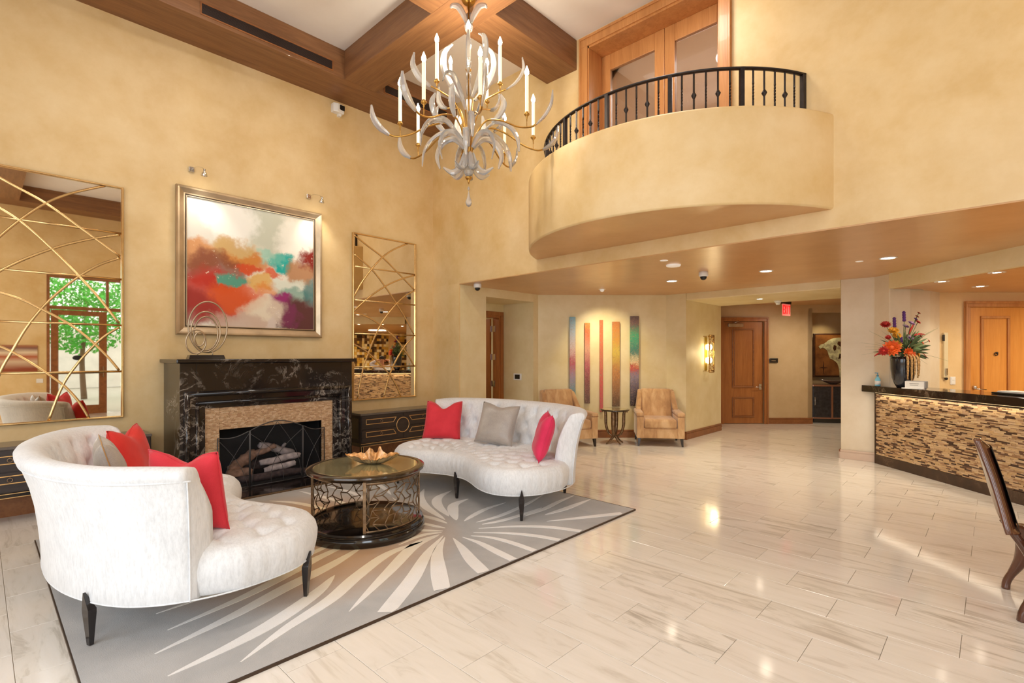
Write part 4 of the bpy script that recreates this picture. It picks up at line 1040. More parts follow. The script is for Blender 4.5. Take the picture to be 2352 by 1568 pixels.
# ================================================================== CHANDELIER
HX, HY = -3.755, 3.335
ch = thing('chandelier', 'gold chandelier with crystal horns and electric candles hanging from the beams', 'chandelier', (HX, HY, 2.83))
def pol(a, r, z): return (HX+r*cos(a), HY+r*sin(a), z)
obj('stem', G().lathe([(.010, 0), (.010, .9), (.022, .905), (.022, .93), (.008, .935), (.008, 1.75)], (HX, HY), 12, 3.36), 'brass', ch, True)
obj('canopy', G().lathe([(.06, 0), (.075, .03), (.075, .04)], (HX, HY), 24, BZ-.04), 'brass', ch, True)
# crystal balls, finial and drop
obj('crystal_ball', G().lathe([(.012, 0), (.040, .02), (.052, .05), (.050, .085), (.030, .11), (.012, .12)], (HX, HY), 12, 3.24), 'crystal', ch)
obj('finial', G().lathe([(.004, 0), (.008, .02), (.014, .026), (.008, .034), (.022, .045), (.030, .055), (.040, .068), (.02, .07)], (HX, HY), 14, 3.165), 'brass', ch, True)
obj('crystal_bead', G().lathe([(.001, 0), (.016, .02), (.001, .045)], (HX, HY), 6, 3.10), 'crystal', ch)
obj('crystal_drop', G().lathe([(.002, 0), (.022, .015), (.031, .042), (.028, .065), (.014, .10), (.009, .13), (.004, .155)], (HX, HY), 8, 2.94), 'crystal', ch)
obj('stem_crystal', G().lathe([(.010, 0), (.020, .01), (.028, .06), (.024, .1), (.018, .16), (.026, .2), (.018, .26), (.024, .33), (.014, .42), (.022, .47), (.030, .5), (.02, .56), (.012, .6)], (HX, HY), 10, 4.03), 'crystal', ch)
obj('crystal_ball', G().lathe([(.014, 0), (.036, .02), (.044, .055), (.036, .09), (.014, .11)], (HX, HY), 12, 4.66), 'crystal', ch)
obj('hub', G().lathe([(.02, 0), (.034, .015), (.030, .05), (.040, .08), (.028, .12), (.018, .2)], (HX, HY), 20, 3.34), 'brass', ch, True)
def horn(pts, r=.017, name='crystal_horn'):
    P = spline(pts, 7); n = len(P); rs = []
    for i in range(n):
        t_ = i/(n-1); k = sin(pi*min(.94, .10+t_*.86))**.7; rs.append((r*k*1.25, r*.62*k))
    return obj(name, G().tube(P, rs, 7), 'crystal', ch)
def candle(a, r, z, h):
    x, y = HX+r*cos(a), HY+r*sin(a)
    c_ = obj('candle', G().lathe([(.0165, .0), (.0165, h), (.010, h+.004)], (x, y), 14, z), 'candle', ch, True); angle_smooth(c_, 30)
    obj('bulb', G().lathe([(.008, 0), (.019, .018), (.021, .036), (.011, .066), (.002, .09)], (x, y), 10, z+h+.003), 'bulb', c_, True)
    obj('candle_cup', G().lathe([(.004, -.075), (.005, -.05), (.010, -.045), (.006, -.036), (.014, -.026), (.026, -.014), (.028, -.006), (.020, 0), (.017, .01)], (x, y), 14, z), 'brass', ch, True)
# lower tier: eight long arms
for k in range(8):
    a = R(12)+2*pi*k/8
    o = obj('arm', G().tube(spline([pol(a, .02, 3.46), pol(a, .07, 3.60), pol(a, .20, 3.735), pol(a, .38, 3.70), pol(a, .56, 3.60), pol(a, .70, 3.565), pol(a, .78, 3.585)], 7), .0085, 8), 'brass', ch, True)
    horn([pol(a, .76, 3.575), pol(a, .85, 3.64), pol(a, .91, 3.73), pol(a, .925, 3.84)], .027)
    obj('candle_stem', G().tube([pol(a, .66, 3.57), pol(a, .66, 3.66)], .004, 6), 'brass', ch)
    candle(a, .66, 3.70, .34)
    horn([pol(a+.10, .26, 3.72), pol(a+.16, .34, 3.80), pol(a+.2, .37, 3.90), pol(a+.2, .34, 3.99)], .025)
# upper tier: five shorter arms that climb
for k in range(5):
    a = R(30)+2*pi*k/5
    obj('arm', G().tube(spline([pol(a, .015, 3.50), pol(a, .05, 3.72), pol(a, .14, 3.94), pol(a, .28, 4.02), pol(a, .40, 4.06)], 7), .0075, 8), 'brass', ch, True)
    horn([pol(a, .38, 4.05), pol(a, .48, 4.11), pol(a, .55, 4.22), pol(a, .54, 4.34)], .026)
    obj('candle_stem', G().tube([pol(a, .32, 4.02), pol(a, .32, 4.09)], .004, 6), 'brass', ch)
    candle(a, .32, 4.12, .36)
    b = a+R(36)
    if k % 2 == 0: horn([pol(b, .06, 4.00), pol(b, .17, 4.14), pol(b, .26, 4.34), pol(b, .25, 4.50), pol(b, .17, 4.57)], .027)
    else: horn([pol(b, .05, 3.88), pol(b, .15, 4.03), pol(b, .26, 4.12), pol(b, .36, 4.09), pol(b, .40, 4.00)], .025)
# bottom curls
for k in range(7):
    a = R(5)+2*pi*k/7
    horn([pol(a, .045, 3.52), pol(a, .15, 3.62), pol(a, .27, 3.59), pol(a, .33, 3.47), pol(a, .30, 3.34)], .027, 'crystal_leaf')
    b = a+pi/7
    horn([pol(b, .04, 3.47), pol(b, .08, 3.33), pol(b, .16, 3.27), pol(b, .25, 3.31)], .027, 'crystal_leaf')
for k in range(6):
    a = R(22)+2*pi*k/6
    horn([pol(a, .10, 3.60), pol(a, .26, 3.72), pol(a, .42, 3.67), pol(a, .51, 3.55), pol(a, .53, 3.41)], .025, 'crystal_leaf')
    obj('inner_rod', G().tube([pol(a, .012, 3.42), pol(a, .022, 3.7), pol(a, .05, 4.0)], .005, 6), 'brass', ch, True)
# three-leaf crown
for a in (R(43.5), R(223.5), R(133)):
    horn([pol(a, .018, 4.745), pol(a, .05, 4.83), pol(a, .10, 4.91), pol(a, .155, 4.925), pol(a, .18, 4.90)], .026)
lamp('POINT', 'chandelier_light', (HX, HY, 4.42), 120, (1, .90, .74), radius=.045)

# ================================================================== ALCOVE, ART WALL, PASSAGE
d2_ = thing('door_2', 'wooden side door standing open in the alcove behind the far sofa', 'door', (-6.72, 6.3, 0)); d2_['kind'] = 'structure'
obj('casing', G().box(-6.71, -6.68, 6.735, 6.81, 0, 2.215).box(-6.71, -6.68, 5.73, 5.80, 0, 2.215).box(-6.71, -6.68, 5.73, 6.81, 2.215, 2.29), 'door_wood_dark', d2_, bevel=.006)
obj('jamb', G().box(-6.86, -6.70, 6.70, 6.745, 0, 2.22).box(-6.86, -6.70, 5.80, 6.70, 2.18, 2.22), 'door_wood_dark', d2_, bevel=.003)
lf = obj('door_leaf', G().box(-7.70, -6.90, 6.66, 6.70, .01, 2.17), 'door_wood_dark', d2_, bevel=.004)
obj('leaf_panel', G().box(-7.58, -7.02, 6.652, 6.66, .25, 1.95), 'door_wood_honey', lf, bevel=.004)
for z in (.95, 1.45, 1.98): obj('hinge', G().box(-6.90, -6.80, 6.692, 6.702, z-.055, z+.055), 'chrome', d2_)
struct('wall_side_room', G().box(-9.3, -6.86, 7.9, 8.0, 0, ZL).box(-9.25, -9.2, 4.7, 8, 0, ZL), 'plaster_low')
pp = thing('potted_plant', 'tall green sword-leaved plant inside the open side door', 'plant', (-7.0, 6.42, 0))
obj('pot', G().lathe([(.11, 0), (.14, .1), (.15, .32), (.135, .32), (.13, .28)], (-7.0, 6.42), 20), 'vase_dark', pp, True)
for k in range(13):
    a = k*2.4; h = .62+.22*((k*7) % 5)/4; x, y = -7.0+.05*cos(a), 6.42+.05*sin(a)
    pts = [(x, y, .27), (x+.05*cos(a), y+.03*sin(a), .27+h*.5), (x+.13*cos(a), y+.05*sin(a), .27+h)]
    obj('leaf', G().tube(spline(pts, 4), [(.004, .028*(1-(i/8)**2)+.003) for i in range(9)], 6), 'leaf_dark', pp, True)
th = thing('thermostat', 'white framed thermostat with dark screen on the alcove wall', 'thermostat', (-6.32, 6.815, 1.09))
obj('frame', G().box(-6.42, -6.23, 6.80, 6.819, 1.03, 1.15), 'white_plastic', th, bevel=.004); obj('screen', G().box(-6.385, -6.265, 6.796, 6.80, 1.05, 1.13), 'black_plastic', th)

# five painted slabs on the angled wall
def slabmat(name, stops, sc):
    t = mk(name); v = t.coord('Object'); sp = t.new('ShaderNodeSeparateXYZ'); t.link(v, sp.inputs[0])
    n = t.noise(v, 16, 7, .75, 2.5); n2 = t.noise(v, 30, 5, .6, 3)
    z = t.math('ADD', t.math('DIVIDE', sp.outputs[2], 1.6), t.math('MULTIPLY', t.math('SUBTRACT', n, .5), sc*2.2))
    col = t.ramp(z, [(p, lin(c)) for p, c in stops])
    col = t.mix(t.ramp(n2, [(.5, (0, 0, 0, 1)), (.62, (.7, .7, .7, 1))]), col, t.ramp(n, [(.35, lin((70, 60, 60))), (.65, lin((210, 170, 120)))]))
    t.link(col, t.b.inputs['Base Color']); t.b.inputs['Roughness'].default_value = .35; t.bump(n2, .3, .004); MATS[name] = t.m
slabmat('slab_a', [(0, (70, 150, 150)), (.25, (150, 130, 150)), (.4, (178, 60, 76)), (.55, (200, 170, 160)), (.75, (170, 180, 190)), (1, (70, 160, 180))], .2)
slabmat('slab_b', [(0, (90, 60, 44)), (.25, (130, 60, 54)), (.42, (180, 80, 90)), (.6, (206, 150, 120)), (.8, (200, 90, 40)), (1, (206, 170, 60))], .2)
slabmat('slab_c', [(0, (196, 90, 90)), (.3, (204, 80, 70)), (.6, (200, 110, 76)), (1, (190, 96, 50))], .2)
slabmat('slab_d', [(0, (90, 66, 40)), (.2, (150, 100, 50)), (.4, (196, 130, 60)), (.6, (206, 180, 70)), (.75, (196, 140, 50)), (1, (180, 96, 50))], .2)
slabmat('slab_e', [(0, (50, 44, 52)), (.22, (96, 84, 100)), (.34, (140, 130, 150)), (.42, (200, 60, 30)), (.5, (230, 210, 160)), (.6, (60, 120, 110)), (.8, (60, 170, 120)), (.92, (120, 90, 90)), (1, (90, 70, 70))], .16)
c_ = lambda x: 1040+x/3.137
for k, (xa, xb_, z0, z1, lb) in enumerate(((840, 882, .70, 2.17, 'narrow art slab in blue and mauve, leftmost on the angled wall'), (948, 985, .62, 2.065, 'narrow art slab in gold, red and brown, second from the left'),
        (1056, 1079, .47, 2.115, 'slimmest art slab, all coral and orange, middle of the five'), (1147, 1199, .565, 2.085, 'art slab with golden yellow swirls, fourth from the left'), (1275, 1336, .575, 2.185, 'widest art slab, green above a red band, rightmost of the five'))):
    u0, u1 = [Vector(far(c_(q), 1)) for q in (xa, xb_)]
    # put it on the art wall line A_-B_
    A, B = Vector(A_), Vector(B_); d = (B-A).normalized(); nn = Vector((d.y, -d.x))
    def on(u): k_ = (A.x*d.y-A.y*d.x)/(u.x*d.y-u.y*d.x); return u*k_
    p, q = on(u0), on(u1)
    sl = obj('art_slab', G().prism([tuple(p+nn*.003), tuple(q+nn*.003), tuple(q+nn*.05), tuple(p+nn*.05)], z0, z1), 'slab_'+'abcde'[k], None, bevel=.004)
    tag(sl, lb, 'artwork', 'painted art slabs on the angled wall')

def lamp_disc(x, y, z, r, lb, mat='lamp_disc', power=20, color=(1, .90, .72)):
    l = thing('recessed_light', lb, 'ceiling light', (x, y, z), group='recessed ceiling lights')
    o = obj('trim_ring', G().lathe([(r*.78, -.002), (r*.80, -.007), (r, -.006), (r*1.02, 0), (r*.78, 0)], (x, y), 28, z), 'white_plastic', l, True)
    obj('lens', G().lathe([(r*.78, -.003), (r*.3, -.0045)], (x, y), 24, z), mat, l)
    if power: lamp('SPOT', 'downlight', (x, y, z-.02), power, color, (x, y, 0), spot=120, blend=.9, radius=.06)
lamp_disc(-3.427, 7.005, ZL, .085, 'lit recessed light in the low ceiling, near the art slabs', power=115)
lamp_disc(-2.136, 7.014, ZL, .085, 'lit recessed light in the low ceiling, above the open tiled floor', power=115)
lamp_disc(-.862, 7.013, ZL, .085, 'recessed light in the low ceiling, in front of the reception desk', power=70)
lamp_disc(-.458, 7.99, ZD, .075, 'small lit recessed light over the reception desk, nearest the flowers', power=45)
lamp_disc(-.132, 8.885, ZD, .085, 'lit recessed light behind the reception desk, nearest the office door', power=45)
lamp_disc(.019, 7.518, ZD, .075, 'lit recessed light over the reception desk, rightmost in the photo', power=35)
lamp_disc(-2.918, 9.238, ZS, .06, 'recessed light in the passage lintel beside the exit sign', power=60)
# eyeball spot washing the art wall, and its light
es = thing('spotlight', 'small white eyeball spotlight in the low ceiling before the art slabs', 'ceiling light', (-4.687, 7.09, ZL))
obj('ring', G().lathe([(.05, -.004), (.062, 0), (.045, 0)], (-4.687, 7.09), 24, ZL), 'white_plastic', es); obj('eyeball', G().ball((-4.687, 7.09, ZL-.012), (.036, .036, .034), 16, 10), 'white_glow', es, True)
lamp('SPOT', 'art_wash', (-4.687, 7.09, ZL-.06), 120, (1, .86, .56), (-5.05, 7.8, 1.35), spot=95, blend=1, radius=.03)
# big round white speakers / covers
def cover(x, y, r, lb, cat='speaker', h=.02, z=ZL):
    o = obj('ceiling_speaker' if cat == 'speaker' else 'sprinkler_cover', G().lathe([(r*.9, -h), (r, -h*.6), (r, 0)], (x, y), 32, z), 'white_glow', None, True); angle_smooth(o, 40); return tag(o, lb, cat)
cover(-2.802, 5.773, .085, 'large round white ceiling speaker below the balcony')
cover(-2.753, 5.433, .045, 'small flat white sprinkler cap next to the big round speaker', 'sprinkler', .004)
cover(-1.136, 7.043, .04, 'small flat white sprinkler cap left of the desk light', 'sprinkler', .004)
def dome(x, y, z, lb):
    c = thing('dome_camera', lb, 'camera', (x, y, z))
    o = obj('housing', G().lathe([(.052, 0), (.060, -.012), (.060, -.05), (.050, -.062), (.040, -.064)], (x, y), 28, z), 'white_plastic', c, True); angle_smooth(o, 45)
    obj('dome', G().lathe([(.042, -.062), (.040, -.082), (.028, -.100), (.010, -.108)], (x, y), 24, z), 'black_plastic', c, True)
dome(-5.70, 5.24, ZL, 'white dome camera with black lens by the left end of the low ceiling')
dome(-2.752, 6.524, ZL, 'white dome camera with black lens in the middle of the low ceiling')
sd = thing('smoke_detector', 'white smoke detector on the passage lintel beside the exit sign', 'detector', (-2.777, 9.754, ZS))
obj('base', G().lathe([(.06, 0), (.06, -.02), (.05, -.03)], (-2.777, 9.754), 24, ZS), 'white_plastic', sd, True); obj('sensor_head', G().lathe([(.048, -.03), (.034, -.06), (.03, -.075)], (-2.777, 9.754), 20, ZS), 'white_plastic', sd, True)

# wall sconce on the passage reveal
sx = -3.93
so = thing('wall_sconce', 'brass caged wall sconce with two glowing globes beside the passage', 'lamp', (sx+.06, 9.41, 1.17))
y0, y1 = 9.30, 9.52; zz = [1.17, 1.26, 1.34, 1.40, 1.47, 1.53, 1.60, 1.68, 1.76, 1.855]
g = G()
for y in (y0, y1): g.tube([(sx+.115, y, 1.17), (sx+.115, y, 1.855)], .009, 6)
for z in (1.17, 1.855, 1.20, 1.825): g.tube([(sx+.115, y0, z), (sx+.115, y1, z)], .009, 6)
for zc in (1.245, 1.51, 1.775):
    g.tube([(sx+.12, 9.41+a, zc+b) for a, b in ((-.045, -.035), (.045, -.035), (.045, .035), (-.045, .035))], .007, 6, closed=True)
    for s_ in (-1, 1): g.tube([(sx+.12, 9.41+s_*.045, zc), (sx+.116, 9.41+s_*.11, zc)], .007, 6)
for zc in (1.378, 1.643):
    for s_ in (-1, 1):
        g.tube([(sx+.118, 9.41+s_*.045, zc-.10), (sx+.12, 9.41+s_*.095, zc-.05), (sx+.12, 9.41+s_*.095, zc+.05), (sx+.118, 9.41+s_*.045, zc+.10)], .007, 6)
for z in (1.19, 1.835):
    for y in (y0, y1): g.tube([(sx+.002, y, z), (sx+.115, y, z)], .005, 6)
obj('cage', g, 'brass', so, True)
obj('back_plate', G().box(sx+.001, sx+.012, 9.36, 9.46, 1.2, 1.82), 'gold_wall', so, bevel=.002)
for zc in (1.39, 1.635): obj('globe', G().ball((sx+.06, 9.41, zc), .062, 20, 14), 'sconce_bulb', so, True)
lamp('POINT', 'sconce_light', (sx+.16, 9.41, 1.52), 10, (1, .78, .42), radius=.07)

# far door
M = Matrix.Translation((d0[0], d0[1], 0)) @ Matrix.Rotation(atan2(RT.y, RT.x), 4, 'Z')
W_ = (Vector(d1)-Vector(d0)).length
d3 = thing('door_3', 'wooden two-panel door at the end of the passage', 'door', (*((Vector(d0)+Vector(d1))/2), 0), atan2(RT.y, RT.x)); d3['kind'] = 'structure'
g = G()
casing(g, -.085, W_+.085, 0, 2.30, .085, -.04, .0, M); casing(g, -.085, W_+.085, 0, 2.30, .03, -.055, -.041, M)
obj('casing', g, 'door_wood_dark', d3, bevel=.005)
lf = obj('door_leaf', G().box(.012, W_-.012, .01, .05, .008, 2.205, M), 'door_wood_dark', d3, bevel=.003)
for z0, z1 in ((.78, 2.06), (.14, .58)):
    g = G()
    for (a, b, c, e) in ((.20, W_-.20, z0, z0+.03), (.20, W_-.20, z1-.03, z1), (.20, .23, z0+.03, z1-.03), (W_-.23, W_-.20, z0+.03, z1-.03)): g.box(a, b, -.004, .012, c, e, M)
    obj('panel_moulding', g, 'base_wood', lf, bevel=.004); obj('raised_panel', G().box(.245, W_-.245, .0, .012, z0+.045, z1-.045, M), 'door_wood_dark', lf, bevel=.006)
obj('door_closer', G().box(.10, .42, -.05, .008, 2.10, 2.17, M), 'champagne', d3, bevel=.006)
obj('closer_arm', G().tube([M @ Vector(p) for p in ((.18, -.03, 2.17), (.30, -.10, 2.21), (.30, -.05, 2.235))], .006, 6), 'chrome', d3, True)
hd = obj('lever_handle', G().tube([M @ Vector(p) for p in ((W_-.07, -.005, .80), (W_-.07, -.045, .80), (W_-.09, -.05, .80), (W_-.20, -.05, .80))], .009, 8), 'chrome', d3, True)
obj('lock_plate', G().box(W_-.095, W_-.045, -.006, .012, .74, .86, M), 'chrome', d3, bevel=.002)
for z in (.35, .82, 1.38, 1.95): obj('hinge', G().box(-.004, .012, -.002, .012, z-.05, z+.05, M), 'chrome', d3)
ds = obj('door_stop', G().lathe([(.022, 0), (.022, .03), (.012, .045)], far(1658, 10.2), 14, 0), 'chrome', None, True); tag(ds, 'small round metal door stop on the floor by the far door', 'door stop')
rp_ = thing('room_plaque', 'dark rectangular room sign beside the far door', 'sign', (*far(1777, 10.98), 1.37), atan2(RT.y, RT.x))
u0, u1 = far(1767.5, 10.985), far(1786.5, 10.985)
obj('plate', G().prism([u0, u1, (u1[0]-FW.x*.012, u1[1]-FW.y*.012), (u0[0]-FW.x*.012, u0[1]-FW.y*.012)], 1.322, 1.418), 'black_lacquer', rp_, bevel=.002)
u0, u1 = far(1772, 10.970), far(1782, 10.970); obj('lettering', G().prism([u0, u1, (u1[0]-FW.x*.002, u1[1]-FW.y*.002), (u0[0]-FW.x*.002, u0[1]-FW.y*.002)], 1.362, 1.372), 'champagne', rp_)

# exit sign hanging in the passage, turned away
ex = thing('exit_sign', 'glowing red EXIT sign hanging from the ceiling of the passage', 'sign', (-2.86, 10.52, 2.30))
ang = atan2(RT.y, RT.x)+R(34); Me = Matrix.Translation((*far(1806, 10.25), 0)) @ Matrix.Rotation(ang, 4, 'Z')
obj('pane', G().box(-.15, .15, -.006, .006, 2.28, 2.52, Me), 'exit_pane', ex, bevel=.003)
obj('housing', G().box(-.16, .16, -.02, .02, 2.515, ZL, Me), 'black_plastic', ex)
g = G(); lw = .012
def strokes(x, z, w_, h, L_):
    for (a, b, c, d) in L_:
        p, q = Vector((x+a*w_, 0, z+b*h)), Vector((x+c*w_, 0, z+d*h)); dr = (q-p).normalized(); nn = Vector((-dr.z, 0, dr.x))*lw
        for sd_ in (-.0085, .0085):
            vs = [p+nn-dr*lw, q+nn+dr*lw, q-nn+dr*lw, p-nn-dr*lw]
            g.add([tuple(Me @ Vector((v_.x, sd_-.002, v_.z))) for v_ in vs]+[tuple(Me @ Vector((v_.x, sd_+.002, v_.z))) for v_ in vs], [(0, 1, 2, 3), (7, 6, 5, 4), (0, 4, 5, 1), (1, 5, 6, 2), (2, 6, 7, 3), (3, 7, 4, 0)])
LET = {'E': [(0, 0, 0, 1), (0, 0, 1, 0), (0, .5, .8, .5), (0, 1, 1, 1)], 'X': [(0, 0, 1, 1), (0, 1, 1, 0)], 'I': [(.5, 0, .5, 1)], 'T': [(0, 1, 1, 1), (.5, 0, .5, 1)]}
for i, c in enumerate('EXIT'): strokes(-.128+i*.07, 2.325, .045, .15, LET[c])
obj('lettering', g, 'red_print', ex)

# niche with the map picture and the console cabinet
Mn = Matrix.Translation((*far(1868, 11.02), 0)) @ Matrix.Rotation(atan2(RT.y, RT.x), 4, 'Z')    # x to the right, y into the niche
mp = thing('map_picture', 'brown leather world map picture with a pale silvery continent in the niche', 'picture', tuple(Mn @ Vector((.55, .6, .98))), atan2(RT.y, RT.x))
obj('panel', G().box(.40, 1.32, .66, .70, .985, 1.985, Mn), 'card_brown', mp, bevel=.01)
t = mk('map_leather'); v = t.coord('Object'); f = t.noise(v, 3, 6, .6); t.link(t.ramp(f, [(.3, lin((96, 52, 24))), (.6, lin((150, 96, 48))), (.8, lin((176, 126, 70)))]), t.b.inputs['Base Color']); t.b.inputs['Roughness'].default_value = .4; MATS['map_leather'] = t.m
obj('leather', G().box(.435, 1.29, .650, .662, 1.02, 1.95, Mn), 'map_leather', mp)
def plate(name, P, y, mat, par, th_=.006):
    n = len(P); g = G().add([tuple(Mn @ Vector((a+.385, y, b))) for a, b in P]+[tuple(Mn @ Vector((a+.385, y+th_, b))) for a, b in P], [tuple(range(n)), tuple(range(2*n-1, n-1, -1))]+[(i, n+i, n+(i+1) % n, (i+1) % n) for i in range(n)])
    return obj(name, g, mat, par)
simple('map_silver', (226, 206, 166), .35, .35, nscale=10, namt=.3)
cont = [(.12, 1.68), (.16, 1.63), (.20, 1.66), (.26, 1.64), (.32, 1.59), (.35, 1.49), (.38, 1.41), (.43, 1.39), (.48, 1.36), (.55, 1.30), (.58, 1.21), (.60, 1.10), (.60, .98), (.70, .99), (.84, 1.15), (.86, 1.30), (.74, 1.36), (.66, 1.40), (.72, 1.50), (.84, 1.62), (.88, 1.76), (.84, 1.86), (.63, 1.89), (.47, 1.88), (.35, 1.83), (.25, 1.75), (.17, 1.73)]
plate('continent', cont, .642, 'map_silver', mp)
plate('bay', [(.47, 1.72), (.53, 1.70), (.52, 1.62), (.48, 1.58), (.45, 1.64)], .638, 'card_brown', mp); plate('bay', [(.56, 1.80), (.66, 1.80), (.70, 1.72), (.62, 1.68), (.55, 1.74)], .638, 'card_brown', mp); plate('bay', [(.60, 1.52), (.66, 1.50), (.64, 1.42), (.57, 1.40)], .638, 'card_brown', mp)
for a in range(4):
    q = a*pi/2; c0, z0 = .235, 1.20; P = [(c0+.02*cos(q+.78), z0+.02*sin(q+.78)), (c0+(.10 if a % 2 == 0 else .15)*cos(q), z0+(.10 if a % 2 == 0 else .15)*sin(q)), (c0+.02*cos(q-.78), z0+.02*sin(q-.78)), (c0, z0)]
    plate('compass_point', P, .643, 'card_brown', mp)
cb = thing('curved_cabinet', 'dark bow-fronted cabinet with copper edging standing in the niche', 'cabinet', tuple(Mn @ Vector((.62, .35, 0))), atan2(RT.y, RT.x))
def bow(w0, w1, y_, sag, off=0):
    return [(w0+(w1-w0)*i/20, y_-sag*sin(pi*i/20)**.6) for i in range(21)]
def bprism(name, w0, w1, yf, yb, z0, z1, mat, sag=.12, **k):
    P = bow(w0, w1, yf, sag)+[(w1, yb), (w0, yb)]
    return obj(name, G().prism([(Mn @ Vector((a, b, 0)))[:2] for a, b in P], z0, z1), mat, cb, **k)
bprism('body', .06, 1.26, .22, .60, .09, .80, 'cabinet_leather'); bprism('plinth', .08, 1.24, .24, .6, 0, .09, 'black_lacquer')
bprism('top', .04, 1.28, .20, .62, .80, .835, 'copper'); bprism('lower_band', .055, 1.265, .215, .6, .09, .12, 'copper')
for a in (.47, .85): obj('copper_strip', G().box(a-.022, a+.022, .085, .13, .10, .80, Mn), 'copper', cb, bevel=.004)
obj('handle', G().tube([Mn @ Vector(p) for p in ((.10, .125, .38), (.10, .10, .40), (.10, .10, .56), (.10, .125, .58))], .008, 8), 'chrome', cb, True)
bw = thing('boat_bowl', 'silver boat-shaped bowl on the niche cabinet under the map', 'bowl', tuple(Mn @ Vector((.62, .35, .836))), atan2(RT.y, RT.x))
rows = []
for s_, k, z in ((.25, .3, 0), (.55, .6, .03), (.85, .9, .07), (1, 1, .095), (.95, .93, .09), (.5, .5, .04), (.1, .1, .03)):
    rows.append([tuple(Mn @ Vector((.64+.32*s_*cos(2*pi*i/28), .32+.09*k*sin(2*pi*i/28), .838+z+.02*abs(cos(2*pi*i/28))**4*s_))) for i in range(28)])
g = G().grid(rows, True); g.f.append(tuple(range(28))); obj('bowl', g, 'bowl_silver', bw, True)
lamp('SPOT', 'niche_light', tuple(Mn @ Vector((.62, .30, 2.38))), 30, (1, .84, .52), tuple(Mn @ Vector((.62, .6, 1.4))), spot=110, blend=.9, radius=.04)
lamp('SPOT', 'passage_fill', (-2.2, 11.4, 2.5), 110, (1, .88, .70), (-3.2, 11.6, 0), spot=140, blend=1, radius=.05)  # unseen fill added to brighten the passage, no fixture here
lamp('AREA', 'side_room_light', (-8.0, 6.3, 2.5), 22, (1, .92, .8), (-8, 6.3, 0), .5, disk=True)

# ------------------------------------------------------------------ armchairs
def make_armchair(label):
    c = thing('armchair', label, 'armchair', (0, 0, 0), group='tan plush armchairs by the angled wall')
    def b(name, x0, x1, y0, y1, z0, z1, bev=.02, top=None, mat='plush'):
        g = G().box(x0, x1, y0, y1, z0, z1)
        if top: g.v = [top(*v_) for v_ in g.v]
        o = obj(name, g, mat, c, world=False, bevel=bev, seg=4, smooth=True); return o
    b('base', -.37, .37, -.36, .36, .135, .30, .012)
    b('seat_cushion', -.262, .262, -.375, .22, .285, .445, .045)
    back = lambda x, y, z: (x*(1-.06*max(0, z-.5)), y+(z-.3)*.22, z)
    b('backrest', -.265, .265, .17, .30, .30, .90, .04, back)
    b('outer_back', -.345, .345, .245, .335, .14, .885, .03, lambda x, y, z: (x*(1-.30*max(0, z-.52)), y+(z-.14)*.17, z))
    for s in (-1, 1):
        x0, x1 = sorted((s*.265, s*.375)); b('arm', x0, x1, -.375, .30, .135, .49, .012)
        x0, x1 = sorted((s*.262, s*.382))
        b('arm_pad', x0, x1, -.382, .30, .495, .562, .022, lambda x, y, z: (x, y, z-.012*(y < 0)))
        obj('piping', G().tube([(s*.262, -.378, .492), (s*.378, -.380, .492), (s*.379, .28, .494)], .0035, 5), 'base_wood', c, world=False)
        x0, x1 = sorted((s*.262, s*.355)); b('wing', x0, x1, .12, .32, .55, .86, .03, lambda x, y, z: (x*(1-.12*max(0, z-.55)/.3), y+(z-.55)*.2+(.14*max(0, z-.55)/.3 if y < .2 else 0), z))
    obj('piping', G().tube([(-.25, -.372, .292), (.25, -.372, .292)], .0035, 5), 'base_wood', c, world=False)
    for sx_ in (-1, 1):
        for sy in (-1, 1):
            x, y = sx_*.335, sy*.325; g = G(); P = [[(x+sx_*.012+a*.014, y+b_*.014, 0) for a, b_ in ((-1, -1), (1, -1), (1, 1), (-1, 1))], [(x-sx_*.004+a*.026, y+b_*.024, .14) for a, b_ in ((-1, -1), (1, -1), (1, 1), (-1, 1))]]
            g.grid(P, True); g.f += [(0, 1, 2, 3), (4, 5, 6, 7)]; obj('leg', g, 'leg_black', c, world=False, bevel=.002)
    return c
ac = make_armchair('tan plush armchair facing the camera, right of the little side table')
cc = (Vector(far(1467, 8.32))+Vector(far(1569, 8.14)))/2; ra = R(34); ac.rotation_euler = (0, 0, ra)
ac.location = (cc.x-sin(ra)*.36, cc.y+cos(ra)*.36, 0)
dup(ac, (-5.16, 6.76, 0), R(64), 'tan plush armchair turned to the side, half hidden behind the far sofa')

# side table
sx_, sy_ = far(1412, 8.55); st = thing('side_table', 'small side table with bronze tulip legs between the two armchairs', 'table', (sx_, sy_, 0))
o = obj('table_top', G().lathe([(.235, .555), (.242, .562), (.242, .574), (.236, .580), (.20, .582)], (sx_, sy_), 48), 'table_top_rim', st, True); angle_smooth(o, 40)
obj('glass_inlay', G().lathe([(.22, .5805), (.21, .584)], (sx_, sy_), 40), 'mirror_bronze', st)
for k in range(4):
    a = ang0 = R(22)+k*pi/2
    pts = [(.215, .535), (.180, .550), (.155, .52), (.150, .42), (.145, .30), (.10, .17), (.02, .12)]
    P = spline([(sx_+r*cos(a), sy_+r*sin(a), z) for r, z in pts], 5); n = len(P)
    obj('leg', G().tube(P, [(.012+.014*sin(pi*i/(n-1)), .015+.018*sin(pi*i/(n-1))) for i in range(n)], 8, flat=(cos(a), sin(a), .01)), 'antique_bronze', st, True)
    P = spline([(sx_+r*cos(a+pi/4), sy_+r*sin(a+pi/4), z) for r, z in ((.0, .13), (.04, .11), (.10, .05), (.165, .008))], 5); n = len(P)
    obj('foot', G().tube(P, [(.022-.013*i/(n-1), .028-.018*i/(n-1)) for i in range(n)], 8), 'antique_bronze', st, True)

